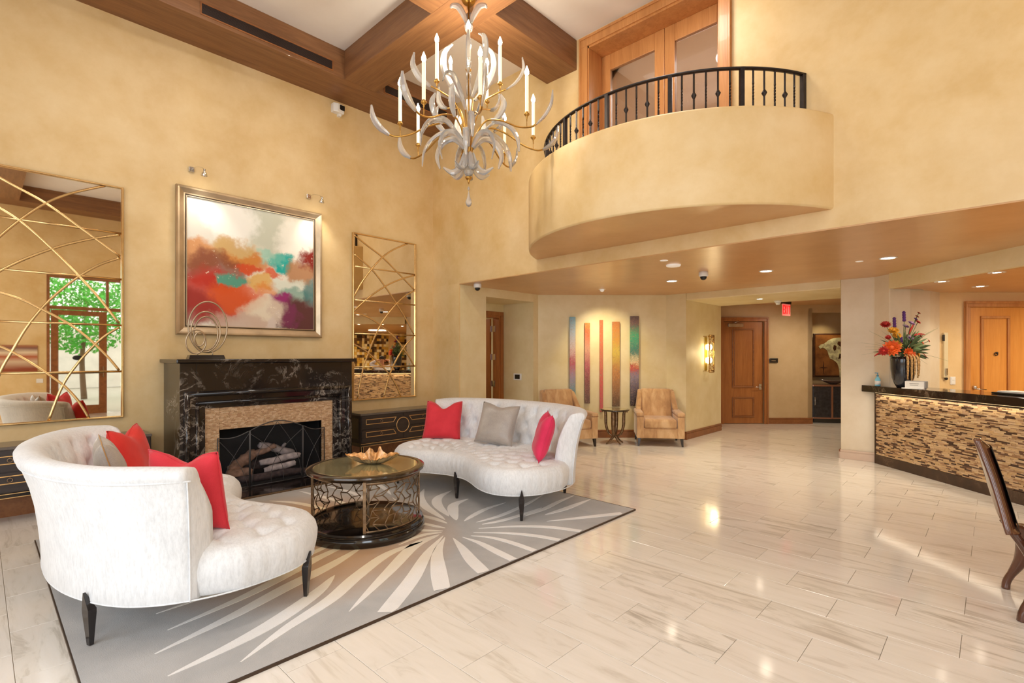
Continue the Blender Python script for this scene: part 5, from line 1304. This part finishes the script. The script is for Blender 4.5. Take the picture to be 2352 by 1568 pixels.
# ================================================================== RECEPTION DESK
# desk frame: x runs along the diagonal front to the right, y goes behind the desk
DA = R(-45); MD = Matrix.Translation((-1.19, 8.515, 0)) @ Matrix.Rotation(DA, 4, 'Z')
DL = 3.6
dk = thing('reception_desk', 'reception desk faced with tan and brown stone mosaic under a black marble counter', 'desk', tuple(MD @ Vector((1.2, .1, 0))), DA)
obj('desk_body', G().box(.02, .30, .012, .035, 0, .955, MD).box(.30, DL, .012, .22, 0, .955, MD), 'espresso', dk)
obj('end_panel', G().box(0, .022, -.012, .036, 0, .97, MD), 'champagne_dark', dk, bevel=.002)
obj('plinth', G().box(.02, DL, -.012, .02, 0, .125, MD), 'marble_plinth', dk, bevel=.003)
g = G(); rnd = random.Random(11); z = .128; k = 0
while z < .945:
    h = rnd.choice((.011, .013, .015)); x = .024+rnd.uniform(-.1, 0)
    while x < 2.9:
        l = rnd.choice((.04, .06, .08, .11)); a, b = max(.024, x), x+l
        if b-a > .01: g.box(a, b-.0012, rnd.uniform(-.012, -.003), .013, z, min(.95, z+h)-.0012, MD)
        x += l
    z += h; k += 1
obj('mosaic_strips', g, 'mosaic_desk', dk, kind='stuff')
g = G().prism([(-.15, -.085), (DL, -.085), (DL, .42), (.30, .42), (.30, .04), (-.15, .03)], .975, 1.065, MD)
obj('counter_top', g, 'marble_counter', dk, bevel=.006)
obj('led_strip', G().box(.03, DL, -.022, -.014, .968, .9745, MD), 'led', dk)
lamp('AREA', 'counter_light', tuple(MD @ Vector((1.5, -.045, .955))), 4.5, (1, .88, .70), tuple(MD @ Vector((1.5, -.01, 0))), 2.9, .02)
bpy.data.objects['counter_light'].rotation_euler = (0, 0, DA)
def dk_at(px, py, off): # a point on the counter, off metres behind the front line
    u = FW+RT*((px-1176)/1167); s_ = (7.33+off*sqrt(2))/(u.x+u.y); return u*s_
# hand sanitiser
p = dk_at(2016, 883, -.045); sz = thing('sanitizer_bottle', 'clear blue hand sanitizer pump bottle at the left end of the counter', 'bottle', (p.x, p.y, 1.065))
o = obj('bottle', G().lathe([(.030, 0), (.034, .008), (.034, .085), (.026, .105), (.012, .122), (.012, .13)], (p.x, p.y), 20, 1.0655), 'sanitizer', sz, True)
obj('pump', G().lathe([(.013, .13), (.013, .148), (.005, .15), (.005, .172)], (p.x, p.y), 14, 1.0655).box(p.x-.032, p.x+.008, p.y-.007, p.y+.007, 1.236, 1.247), 'sanitizer_cap', sz)
obj('label', G().lathe([(.0346, .02), (.0346, .07)], (p.x, p.y), 20, 1.0655), 'white_plastic', sz, True)
# vase and flowers
vx, vy = dk_at(2074, 887, .02)
vs_ = thing('flower_vase', 'tall dark glass vase on the reception counter holding the flowers', 'vase', (vx, vy, 1.065))
o = obj('vase', G().lathe([(.065, 0), (.092, .05), (.118, .13), (.132, .24), (.136, .36), (.136, .40), (.128, .40), (.12, .25), (.08, .06)], (vx, vy), 28, 1.0655), 'vase_dark', vs_, True)
fa_ = thing('flower_arrangement', 'big orange, red and purple silk flower arrangement standing in the dark vase', 'flowers', (vx, vy, 1.45))
rt3 = Vector((RT.x, RT.y, 0)); fw3 = Vector((FW.x, FW.y, 0)); top = Vector((vx, vy, 1.46))
def fpos(px, py, dd=0):
    """where a blossom at that spot of the bouquet stands, dd metres in front of the vase"""
    dep = vx*FW.x+vy*FW.y-dd; k = FW+RT*((px-1176)/1167); return Vector((k.x*dep, k.y*dep, 1.48+(816-py)/1167*dep))
def stem(p, nm='stem', r=.004, mat='stem_green'):
    m = top.lerp(p, .5)+Vector((0, 0, .02)); return obj(nm, G().tube(spline([top-Vector((0, 0, .2)), top, m, p], 4), r, 5), mat, fa_, True)
def blossom(p, r, mat, n=14, layers=3, nm='flower_head', face=None):
    g = G(); face = (face or (p-top).normalized()-fw3*.8).normalized(); Q = face.to_track_quat('Z', 'Y').to_matrix().to_4x4(); M = Matrix.Translation(p) @ Q
    for L in range(layers):
        for k in range(n):
            a = 2*pi*(k+.5*(L % 2))/n; rr = r*(1-.22*L); up = .25+.35*L
            c_, s_ = cos(a), sin(a); w_ = r*.22
            P = [(c_*r*.1, s_*r*.1, 0), (c_*rr*.6-s_*w_, s_*rr*.6+c_*w_, rr*up*.6), (c_*rr, s_*rr, rr*up*.8), (c_*rr*.6+s_*w_, s_*rr*.6-c_*w_, rr*up*.6)]
            g.add([tuple(M @ Vector(v_)) for v_ in P], [(0, 1, 2, 3)])
    g.ball(tuple(M @ Vector((0, 0, r*.25))), r*.28, 8, 5)
    return obj(nm, g, mat, fa_)
for (px, py, r, mt, dd) in ((2048, 800, .085, 'flower_orange', .12), (2030, 806, .05, 'flower_red', .1), (2088, 812, .065, 'flower_orange', .12), (2097, 793, .05, 'flower_orange', .05), (2034, 746, .05, 'flower_red', 0),
        (2052, 760, .055, 'flower_yellow', .02), (2060, 771, .045, 'flower_yellow', .04), (2106, 812, .045, 'flower_yellow', .06), (2093, 743, .04, 'flower_lilac', 0), (2091, 777, .04, 'flower_lilac', .05), (2080, 750, .035, 'flower_lilac', -.03),
        (2112, 772, .035, 'flower_red', 0), (2108, 740, .03, 'flower_red', 0), (2106, 727, .022, 'flower_red', -.03), (2103, 733, .022, 'flower_purple', 0), (2110, 719, .02, 'flower_red', -.02), (2117, 787, .028, 'flower_orange', .03), (2060, 792, .05, 'flower_yellow', .1),
        (2133, 783, .02, 'flower_orange', 0), (2040, 775, .03, 'flower_red', .05)):
    p = fpos(px, py, dd); stem(p); blossom(p, r*1.3, mt)
for (px, py, py2) in ((2055, 728, 752), (2077, 714, 738), (2070, 773, 790)):
    a, b = fpos(px, py2, 0), fpos(px-1, py, 0); stem(a)
    g = G(); P = [a.lerp(b, i/8) for i in range(9)]; g.tube(P, [.016+.005*((i % 2)) for i in range(8)]+[.008], 9)
    obj('flower_spike', g, 'flower_purple', fa_, True)
for (px, py, px2, py2) in ((2008, 818, 2030, 808), (2128, 819, 2110, 806), (2125, 768, 2098, 770), (2098, 745, 2088, 768)):
    a, b = fpos(px2, py2, .06), fpos(px, py, .04); m = a.lerp(b, .5)+Vector((0, 0, .012))
    obj('long_petal', G().tube(spline([a, m, b], 4), [(.004, .016*sin(pi*(.12+.8*i/8))+.001) for i in range(9)], 6), 'flower_red', fa_, True); stem(a)
rnd = random.Random(4)
for k in range(110):
    a = rnd.uniform(0, 2*pi); el = rnd.uniform(-.25, 1.3); L_ = rnd.uniform(.12, .36)
    d = (rt3*cos(a)+fw3*sin(a)*.8)*cos(el)+Vector((0, 0, sin(el))); b = top+Vector((0, 0, .04))+d*L_; a_ = top+Vector((0, 0, .03))+d*L_*.45
    w_ = rnd.uniform(.014, .032); m = a_.lerp(b, .5)+Vector((0, 0, .02))
    obj('leaf', G().tube([a_, a_.lerp(m, .5)+Vector((0, 0, .008)), m, m.lerp(b, .5), b], [(.0015, .003), (.002, w_*.8), (.002, w_), (.002, w_*.7), (.001, .002)], 6), rnd.choice(('leaf_green', 'leaf_dark', 'stem_green')), fa_, True)
for k in range(16):
    a = rnd.uniform(0, 2*pi); el = rnd.uniform(-.3, .9); d = (rt3*cos(a)*1.1+fw3*sin(a))*cos(el)+Vector((0, 0, sin(el))); L_ = rnd.uniform(.38, .55)
    obj('grass_blade', G().tube(spline([top, top+d*L_*.5+Vector((0, 0, .05)), top+d*L_], 4), [.0022*(1-i/9)+.0006 for i in range(9)], 4), 'leaf_green', fa_)
for (dx, l, f_) in ((-.07, .26, .17), (-.03, .30, .18), (.01, .20, .18), (.06, .24, .165), (.09, .22, .14)):
    P = [top-fw3*(f_-.04)+rt3*dx+Vector((0, 0, .03)), top-fw3*f_+rt3*dx+Vector((0, 0, -.02)), top-fw3*(f_+.005)+rt3*dx*1.02+Vector((0, 0, -.02-l*.5)), top-fw3*(f_-.0)+rt3*dx*1.0+Vector((0, 0, -.02-l))]
    S_ = spline(P, 5); obj('amaranth', G().tube(S_, [.006+.006*sin(pi*min(1, i/len(S_)+.1))+.003*(i % 2) for i in range(len(S_))], 7), 'amaranth', fa_, True)
# card holder with printed card
p = dk_at(2102, 886, -.03)
ch_ = thing('card_holder', 'small white sign card in a dark holder in front of the flower vase', 'sign', (p.x, p.y, 1.065), DA)
Mc = Matrix.Translation((p.x, p.y, 1.0655)) @ Matrix.Rotation(R(-20), 4, 'Z')
obj('holder_base', G().box(-.125, .10, -.05, .05, 0, .012, Mc), 'paper', ch_, bevel=.002); obj('holder_back', G().box(-.10, .115, .0, .05, .012, .10, Mc), 'grey_plastic', ch_, bevel=.004)
obj('card', G().box(-.105, .10, -.012, 0, .012, .092, Mc), 'paper', ch_)
obj('lettering', G().box(-.055, .045, -.0135, -.012, .062, .068, Mc).box(-.05, .04, -.0135, -.012, .044, .048, Mc), 'paper_print', ch_)
# papers and tray at the right
p = dk_at(2345, 905, .3); Mc = Matrix.Translation((p.x, p.y, 1.066)) @ Matrix.Rotation(DA, 4, 'Z')
tr = thing('paper_tray', 'dark tray of white papers on the counter at the right edge of the photo', 'tray', (p.x, p.y, 1.066), DA)
obj('tray', G().box(-.20, .25, -.12, .15, 0, .018, Mc), 'black_plastic', tr, bevel=.003)
for i in range(4): obj('paper_sheet', G().box(-.16+.004*i, .2, -.10, .11, .019+.004*i, .0225+.004*i, Mc), 'paper', tr)

# office door behind the desk
M = Matrix.Translation((e0[0], e0[1], 0)) @ Matrix.Rotation(atan2(RT.y, RT.x), 4, 'Z'); W_ = (Vector(e1)-Vector(e0)).length
d4 = thing('door_4', 'honey coloured wooden panel door in the office behind the desk', 'door', (*((Vector(e0)+Vector(e1))/2), 0), atan2(RT.y, RT.x)); d4['kind'] = 'structure'
g = casing(G(), -.08, W_+.08, 0, 2.24, .08, -.03, 0, M); casing(g, -.08, W_+.08, 0, 2.24, .03, -.045, -.031, M)
obj('casing', g, 'door_wood', d4, bevel=.005)
lf = obj('door_leaf', G().box(.01, W_-.01, .015, .06, .008, 2.16, M), 'door_wood_honey', d4, bevel=.003)
g = G()
for (a, b, c, e) in ((.17, .58, 2.0, 2.035), (.17, .205, .3, 2.0), (.545, .58, .3, 2.0)): g.box(a, b, -.006, .016, c, e, M)
obj('panel_moulding', g, 'door_wood', lf, bevel=.006); obj('raised_panel', G().box(.215, .535, .006, .016, .32, 1.99, M), 'door_wood_honey', lf, bevel=.006)
obj('knocker', G().tube([M @ Vector((.375+.022*cos(a*pi/6), -.008, 1.50+.022*sin(a*pi/6))) for a in range(12)], .006, 6, closed=True).ball(tuple(M @ Vector((.392, -.004, 1.515))), .014, 8, 6), 'iron', d4, True)
obj('lever_handle', G().tube([M @ Vector(p) for p in ((.08, .015, 1.01), (.08, -.04, 1.01), (.10, -.045, 1.01), (.20, -.045, 1.0))], .009, 8).ball(tuple(M @ Vector((.08, 0, 1.03))), .028, 10, 6), 'chrome', d4, True)
Mo = Matrix.Translation((oa[0], oa[1], 0)) @ Matrix.Rotation(atan2(RT.y, RT.x), 4, 'Z')
def ox(px): return (px-2140)/1167*7.15
ho = thing('door_stile', 'tall pale strip with door lock on the office wall, left of the honey door', 'panel', tuple(Mo @ Vector((ox(2170), 0, 1.2))), atan2(RT.y, RT.x))
obj('strip', G().box(ox(2165), ox(2174), -.03, 0, 1.17, 1.80, Mo), 'pale_metal', ho, bevel=.003); obj('hinge', G().box(ox(2162), ox(2166), -.032, -.02, 1.68, 1.77, Mo), 'iron', ho)
obj('lock', G().box(ox(2167.5), ox(2171.5), -.045, -.03, 1.20, 1.30, Mo), 'chrome', ho, bevel=.003); obj('knob', G().ball(tuple(Mo @ Vector((ox(2171), -.02, 1.155))), .02, 10, 8), 'iron', ho, True)
sk = thing('wall_socket', 'white double switch plate on the office wall, left of the honey door', 'switch', tuple(Mo @ Vector((ox(2188), 0, 1.12))), atan2(RT.y, RT.x))
obj('plate', G().box(ox(2182), ox(2194), -.008, -.001, 1.07, 1.18, Mo), 'white_plastic', sk, bevel=.002)
for z in (1.10, 1.15): obj('rocker', G().box(ox(2185), ox(2191), -.012, -.008, z-.018, z+.018, Mo), 'paper', sk, bevel=.001)

# ================================================================== CARVED CHAIR AT THE RIGHT EDGE
cr = thing('carved_chair', 'glossy dark wooden chair with rounded carved back at the right edge of the photo', 'chair', (.22, 4.05, 0))
def P_(px, py, dep): k = FW+RT*((px-1176)/1167); return Vector((k.x*dep, k.y*dep, 1.48+(816-py)/1167*dep))
# shield shaped back panel, nearly edge-on: spine points from the crest to the bottom, width runs away from the camera
sp = [P_(2246, 1008, 3.02), P_(2262, 1045, 3.0), P_(2283, 1100, 2.96), P_(2302, 1160, 2.92), P_(2316, 1210, 2.88), P_(2322, 1228, 2.87)]
S_ = spline(sp, 5); n = len(S_)
wdir = (fw3*.80+rt3*.60).normalized(); tdir = (rt3*.80-fw3*.60).normalized()
rows = []
for i, p in enumerate(S_):
    t_ = i/(n-1); w_ = .24*sin(pi*min(1, .012+.95*t_))**.62; row = []
    for k in range(24):
        a = 2*pi*k/24; ca, sa = cos(a), sin(a)
        th_ = .25+.75*min(1, t_/.12); q = p+wdir*(w_*(1+ca)*.98)+tdir*th_*(.021*(abs(sa)**.6)*(1 if sa > 0 else -1))+tdir*.03*th_*(1-ca*ca)
        row.append(tuple(q))
    rows.append(row)
g = G().grid(rows, True); g.f += [tuple(range(24)), tuple((n-1)*24+k for k in range(24))]
obj('back_panel', g, 'chair_wood', cr, True)
rim = [p-tdir*.004+wdir*.008 for p in S_]
obj('back_rim', G().tube(rim, [(.020, .014)]*n, 10), 'chair_wood', cr, True)
obj('back_pad', G().grid([[tuple(p+wdir*(.05+.30*u)*sin(pi*min(1, .15+.75*i/(n-1)))+tdir*(.045+.012*sin(pi*u))) for u in (0, .2, .4, .6, .8, 1)] for i, p in enumerate(S_)][3:-4]), 'chair_fabric', cr, True)
for w_ in (.10, .30):
    a = S_[-3]+wdir*w_; obj('back_stile', G().tube(spline([a+tdir*.01, a+tdir*.06+Vector((0, 0, -.08)), a+tdir*.10+Vector((0, 0, -.16))], 5), .022, 8), 'chair_wood', cr, True)
sb = S_[-1]+tdir*.12; SZ = .44
Ms = Matrix.Translation((sb.x, sb.y, 0)) @ Matrix(((tdir.x, wdir.x, 0, 0), (tdir.y, wdir.y, 0, 0), (0, 0, 1, 0), (0, 0, 0, 1)))
o = obj('seat_rail', G().box(0, .46, -.02, .46, SZ-.10, SZ-.02, Ms), 'chair_wood', cr, bevel=.02, seg=3)
o = obj('seat_pad', G().box(.02, .45, .0, .44, SZ-.025, SZ+.04, Ms), 'chair_fabric', cr, bevel=.025, seg=3)
for (lx, ly, sx2, sy2) in ((.02, .0, -.10, -.02), (.02, .44, -.10, .04), (.42, .0, .05, -.03), (.42, .44, .05, .03)):
    pts = [Ms @ Vector(p) for p in ((lx, ly, SZ-.02), (lx-.0+sx2*.1, ly, SZ-.12), (lx+sx2*.35, ly+sy2*.3, SZ-.24), (lx+sx2*.9, ly+sy2, .06), (lx+sx2, ly+sy2, .0))]
    Q = spline(pts, 6); m_ = len(Q); obj('leg', G().tube(Q, [.072-.050*min(1, (i/(m_-1))*1.5) for i in range(m_)], 10), 'chair_wood', cr, True)

# ================================================================== ENTRANCE (seen in the left mirror)
w1 = thing('window_1', 'tall glazed entrance with brown door frames in the wall facing the fireplace', 'window', (EX, 2.2, 0)); w1['kind'] = 'structure'
g = G()
for y in (1.16, 3.24): g.box(EX, EX+.1, y, y+.06, 0, 3.45)
g.box(EX+.004, EX+.096, 1.20, 3.26, 3.39, 3.449).box(EX+.004, EX+.096, 1.20, 3.26, 2.62, 2.70).box(EX+.008, EX+.09, 2.30, 2.36, 2.70, 3.40)
obj('frame', g, 'base_wood', w1, bevel=.004)
lf = obj('door_leaf', G().box(EX+.02, EX+.07, 1.24, 1.38, 0, 2.6).box(EX+.02, EX+.07, 2.16, 2.32, 0, 2.6).box(EX+.02, EX+.07, 1.38, 2.16, 0, .22).box(EX+.02, EX+.07, 1.38, 2.16, 2.48, 2.6), 'base_wood', w1, bevel=.004)
obj('push_bar', G().box(EX-.04, EX-.01, 1.30, 2.22, 1.02, 1.07), 'antique_bronze', lf, bevel=.005); obj('pull_handle', G().tube([(EX-.04, 2.24, .92), (EX-.04, 2.24, 1.2)], .012, 8), 'antique_bronze', lf)
obj('door_emblem', G().lathe([(.10, 0), (.10, .006)], (0, 0), 32).xf(Matrix.Translation((EX+.035, 1.74, 1.42)) @ Matrix.Rotation(pi/2, 4, 'Y') @ Matrix.Diagonal((.62, 1, 1, 1))), 'vase_dark', lf)
obj('pane', G().box(EX+.04, EX+.046, 1.2, 3.26, .02, 3.4), 'pane', w1)
st_ = struct('window_2', G().box(EX+.02, EX+.1, -3.2, -3.12, .4, 4).box(EX+.02, EX+.1, -.68, -.6, .4, 4).box(EX+.02, EX+.1, -3.2, -.6, .4, .48).box(EX+.02, EX+.1, -3.2, -.6, 3.92, 4).box(EX+.02, EX+.1, -1.94, -1.86, .4, 4), 'base_wood')
st_ = struct('window_3', G().box(-4, -3.92, SY-.1, SY-.02, .4, 4.2).box(1.12, 1.2, SY-.1, SY-.02, .4, 4.2).box(-4, 1.2, SY-.1, SY-.02, .4, .48).box(-4, 1.2, SY-.1, SY-.02, 4.12, 4.2).box(-2.3, -2.24, SY-.1, SY-.02, .4, 4.2).box(-.6, -.54, SY-.1, SY-.02, .4, 4.2), 'base_wood')
la = thing('landscape_painting', 'striped rust and cream landscape painting beside the entrance, seen in the left mirror', 'painting', (EX-.02, .55, 1.2))
obj('canvas', G().box(EX-.03, EX-.002, .10, 1.0, 1.10, 1.72), 'flower_orange', la, bevel=.004)
t = mk('strata'); v = t.coord('Object', (1, .25, 1)); sp_ = t.new('ShaderNodeSeparateXYZ'); t.link(v, sp_.inputs[0]); f = t.math('ADD', t.math('DIVIDE', sp_.outputs[2], .7), t.math('MULTIPLY', t.noise(v, 6, 4), .12))
t.link(t.ramp(f, [(.0, lin((150, 70, 40))), (.25, lin((216, 190, 160))), (.4, lin((180, 90, 50))), (.55, lin((230, 210, 180))), (.7, lin((130, 90, 80))), (.9, lin((206, 130, 70)))]), t.b.inputs['Base Color']); MATS['strata'] = t.m
la.children[0].data.materials[0] = MATS['strata']
pq = obj('entrance_plaque', G().box(EX-.015, EX-.001, .98, 1.10, .82, .92), 'white_plastic', None, bevel=.003); tag(pq, 'small white framed notice beside the entrance door, seen in the left mirror', 'sign')
# outside
struct('ground_outside', G().box(EX+.2, 24, -12, 18, -.14, -.02), 'grass'); struct('wall_outside', G().box(17, 17.3, -12, 18, 0, 2.6), 'outside_wall')
tre = thing('tree', 'leafy green tree outside the entrance, seen in the left mirror', 'tree', (9.2, 2.5, 0))
obj('trunk', G().tube(spline([(9.2, 2.5, 0), (9.25, 2.45, 1.2), (9.2, 2.5, 2.2), (9.3, 2.6, 3.4)], 5), [.09-.003*i for i in range(16)], 10), 'tree_bark', tre, True)
g = G(); rnd = random.Random(9)
for k in range(3800):
    while True:
        p = Vector((rnd.uniform(-1, 1), rnd.uniform(-1, 1), rnd.uniform(-1, 1)))
        if .2 < p.length < 1 and noise.noise(p*2.6) > -.18: break
    c = Vector((9.2+p.x*1.5, 2.5+p.y*1.5, 3.0+p.z*1.5)); a = Vector((rnd.uniform(-1, 1), rnd.uniform(-1, 1), rnd.uniform(-1, 1))).normalized(); b = a.orthogonal().normalized(); s_ = rnd.uniform(.05, .09)
    g.add([tuple(c+a*s_), tuple(c+b*s_*.6), tuple(c-a*s_), tuple(c-b*s_*.6)], [(0, 1, 2, 3)])
obj('foliage', g, 'tree_leaf', tre, kind='stuff')

# ================================================================== BACK OFFICE seen in the right mirror
struct('wall_mosaic_back', G().box(3.30, 3.45, 8.2, 13.2, 0, ZD), 'plaster_office')
g = G(); rnd = random.Random(21)
for i in range(44):
    for j in range(18):
        if 19 < i < 23: continue
        y, z = 8.6+i*.10, .5+j*.10; g.box(3.30-rnd.uniform(.008, .05), 3.30, y+.003, y+.097, z+.003, z+.097)
am = obj('square_mosaic', g, 'mosaic_gold', None); am['kind'] = 'structure'; am.name = 'trim_mosaic'
lamp('AREA', 'office_light', (1.4, 9.0, 2.3), 70, (1, .84, .6), (1.4, 9.0, 0), .6, disk=True)

# the receptionist leaning back behind the desk, seen only in the right mirror
def skinned(name, V, E, Rr, mat, par, sub=2):
    me = bpy.data.meshes.new(name); me.from_pydata(V, E, []); me.materials.append(MATS[mat])
    o = bpy.data.objects.new(name, me); COL.objects.link(o); o.parent = par
    bm = bmesh.new(); bm.from_mesh(me); sl = bm.verts.layers.skin.verify()
    for i, v_ in enumerate(bm.verts): v_[sl].radius = (Rr[i], Rr[i]); v_[sl].use_root = i == 0
    bm.to_mesh(me); bm.free()
    m = o.modifiers.new('skin', 'SKIN'); m.use_smooth_shade = True; m2 = o.modifiers.new('sub', 'SUBSURF'); m2.levels = m2.render_levels = sub
    return o
px_, py_ = .62, 8.66
stl = thing('office_stool', 'dark round office stool behind the reception desk, seen only in the right mirror', 'stool', (px_, py_, 0), DA)
obj('seat', G().lathe([(.16, .46), (.20, .48), (.20, .52), (.17, .53)], (px_, py_), 28), 'black_plastic', stl, True); obj('column', G().lathe([(.025, .05), (.025, .47)], (px_, py_), 12), 'chrome', stl, True)
obj('foot_ring', G().lathe([(.24, .0), (.25, .02), (.05, .06), (.03, .06)], (px_, py_), 28), 'chrome', stl, True)
pe = thing('person', 'person in a white shirt, hands behind the head, seen in the right mirror', 'person', (px_, py_, .01), DA)
skinned('body', [(0, .0, .62), (0, .02, .78), (0, .03, .96), (0, .02, 1.10), (0, .0, 1.17), (0, -.02, 1.24), (0, -.03, 1.33), (0, -.025, 1.40),
    (-.17, .02, 1.08), (-.38, .0, 1.20), (-.14, .09, 1.33), (-.07, .12, 1.33), (.17, .02, 1.08), (.38, .0, 1.20), (.14, .09, 1.33), (.07, .12, 1.33),
    (-.10, -.02, .58), (-.14, -.40, .56), (-.14, -.42, .12), (-.14, -.54, .04), (.10, -.02, .58), (.14, -.40, .56), (.14, -.42, .12), (.14, -.54, .04)],
    [(0, 1), (1, 2), (2, 3), (3, 4), (4, 5), (5, 6), (6, 7), (3, 8), (8, 9), (9, 10), (10, 11), (3, 12), (12, 13), (13, 14), (14, 15), (0, 16), (16, 17), (17, 18), (18, 19), (0, 20), (20, 21), (21, 22), (22, 23)],
    [.13, .12, .14, .11, .05, .065, .088, .06, .06, .042, .03, .022, .06, .042, .03, .022, .09, .062, .04, .035, .09, .062, .04, .035], 'skin', pe)
skinned('shirt', [(0, .0, .62), (0, .02, .78), (0, .03, .96), (0, .02, 1.10), (-.17, .02, 1.09), (-.38, .0, 1.20), (-.20, .07, 1.30), (.17, .02, 1.09), (.38, .0, 1.20), (.20, .07, 1.30)],
    [(0, 1), (1, 2), (2, 3), (3, 4), (4, 5), (5, 6), (3, 7), (7, 8), (8, 9)], [.15, .145, .165, .125, .075, .058, .046, .075, .058, .046], 'shirt', pe)
skinned('trousers', [(0, 0, .60), (-.10, -.02, .58), (-.14, -.40, .56), (-.14, -.42, .16), (.10, -.02, .58), (.14, -.40, .56), (.14, -.42, .16)], [(0, 1), (1, 2), (2, 3), (0, 4), (4, 5), (5, 6)], [.14, .10, .075, .055, .10, .075, .055], 'chair_fabric', pe)
obj('hair', G().ball((0, -.005, 1.375), (.086, .092, .09), 18, 12), 'hair', pe, True, world=False)
obj('nose', G().ball((0, -.122, 1.32), (.012, .016, .02), 8, 6), 'skin', pe, True, world=False)
for s_ in (-1, 1): obj('eye', G().ball((s_*.03, -.105, 1.345), (.012, .008, .007), 8, 6), 'hair', pe, True, world=False)
obj('mouth', G().ball((0, -.108, 1.28), (.022, .006, .006), 8, 6), 'flower_red', pe, True, world=False)
for s_ in (-1, 1):
    for k in range(5):
        obj('finger', G().tube(spline([(s_*.09, .10+.0*k, 1.345-.018*k), (s_*.055, .118, 1.348-.018*k), (s_*.02, .118, 1.350-.018*k)], 3), [.009, .009, .0088, .0085, .008, .0075, .006], 7), 'skin', pe, True, world=False)
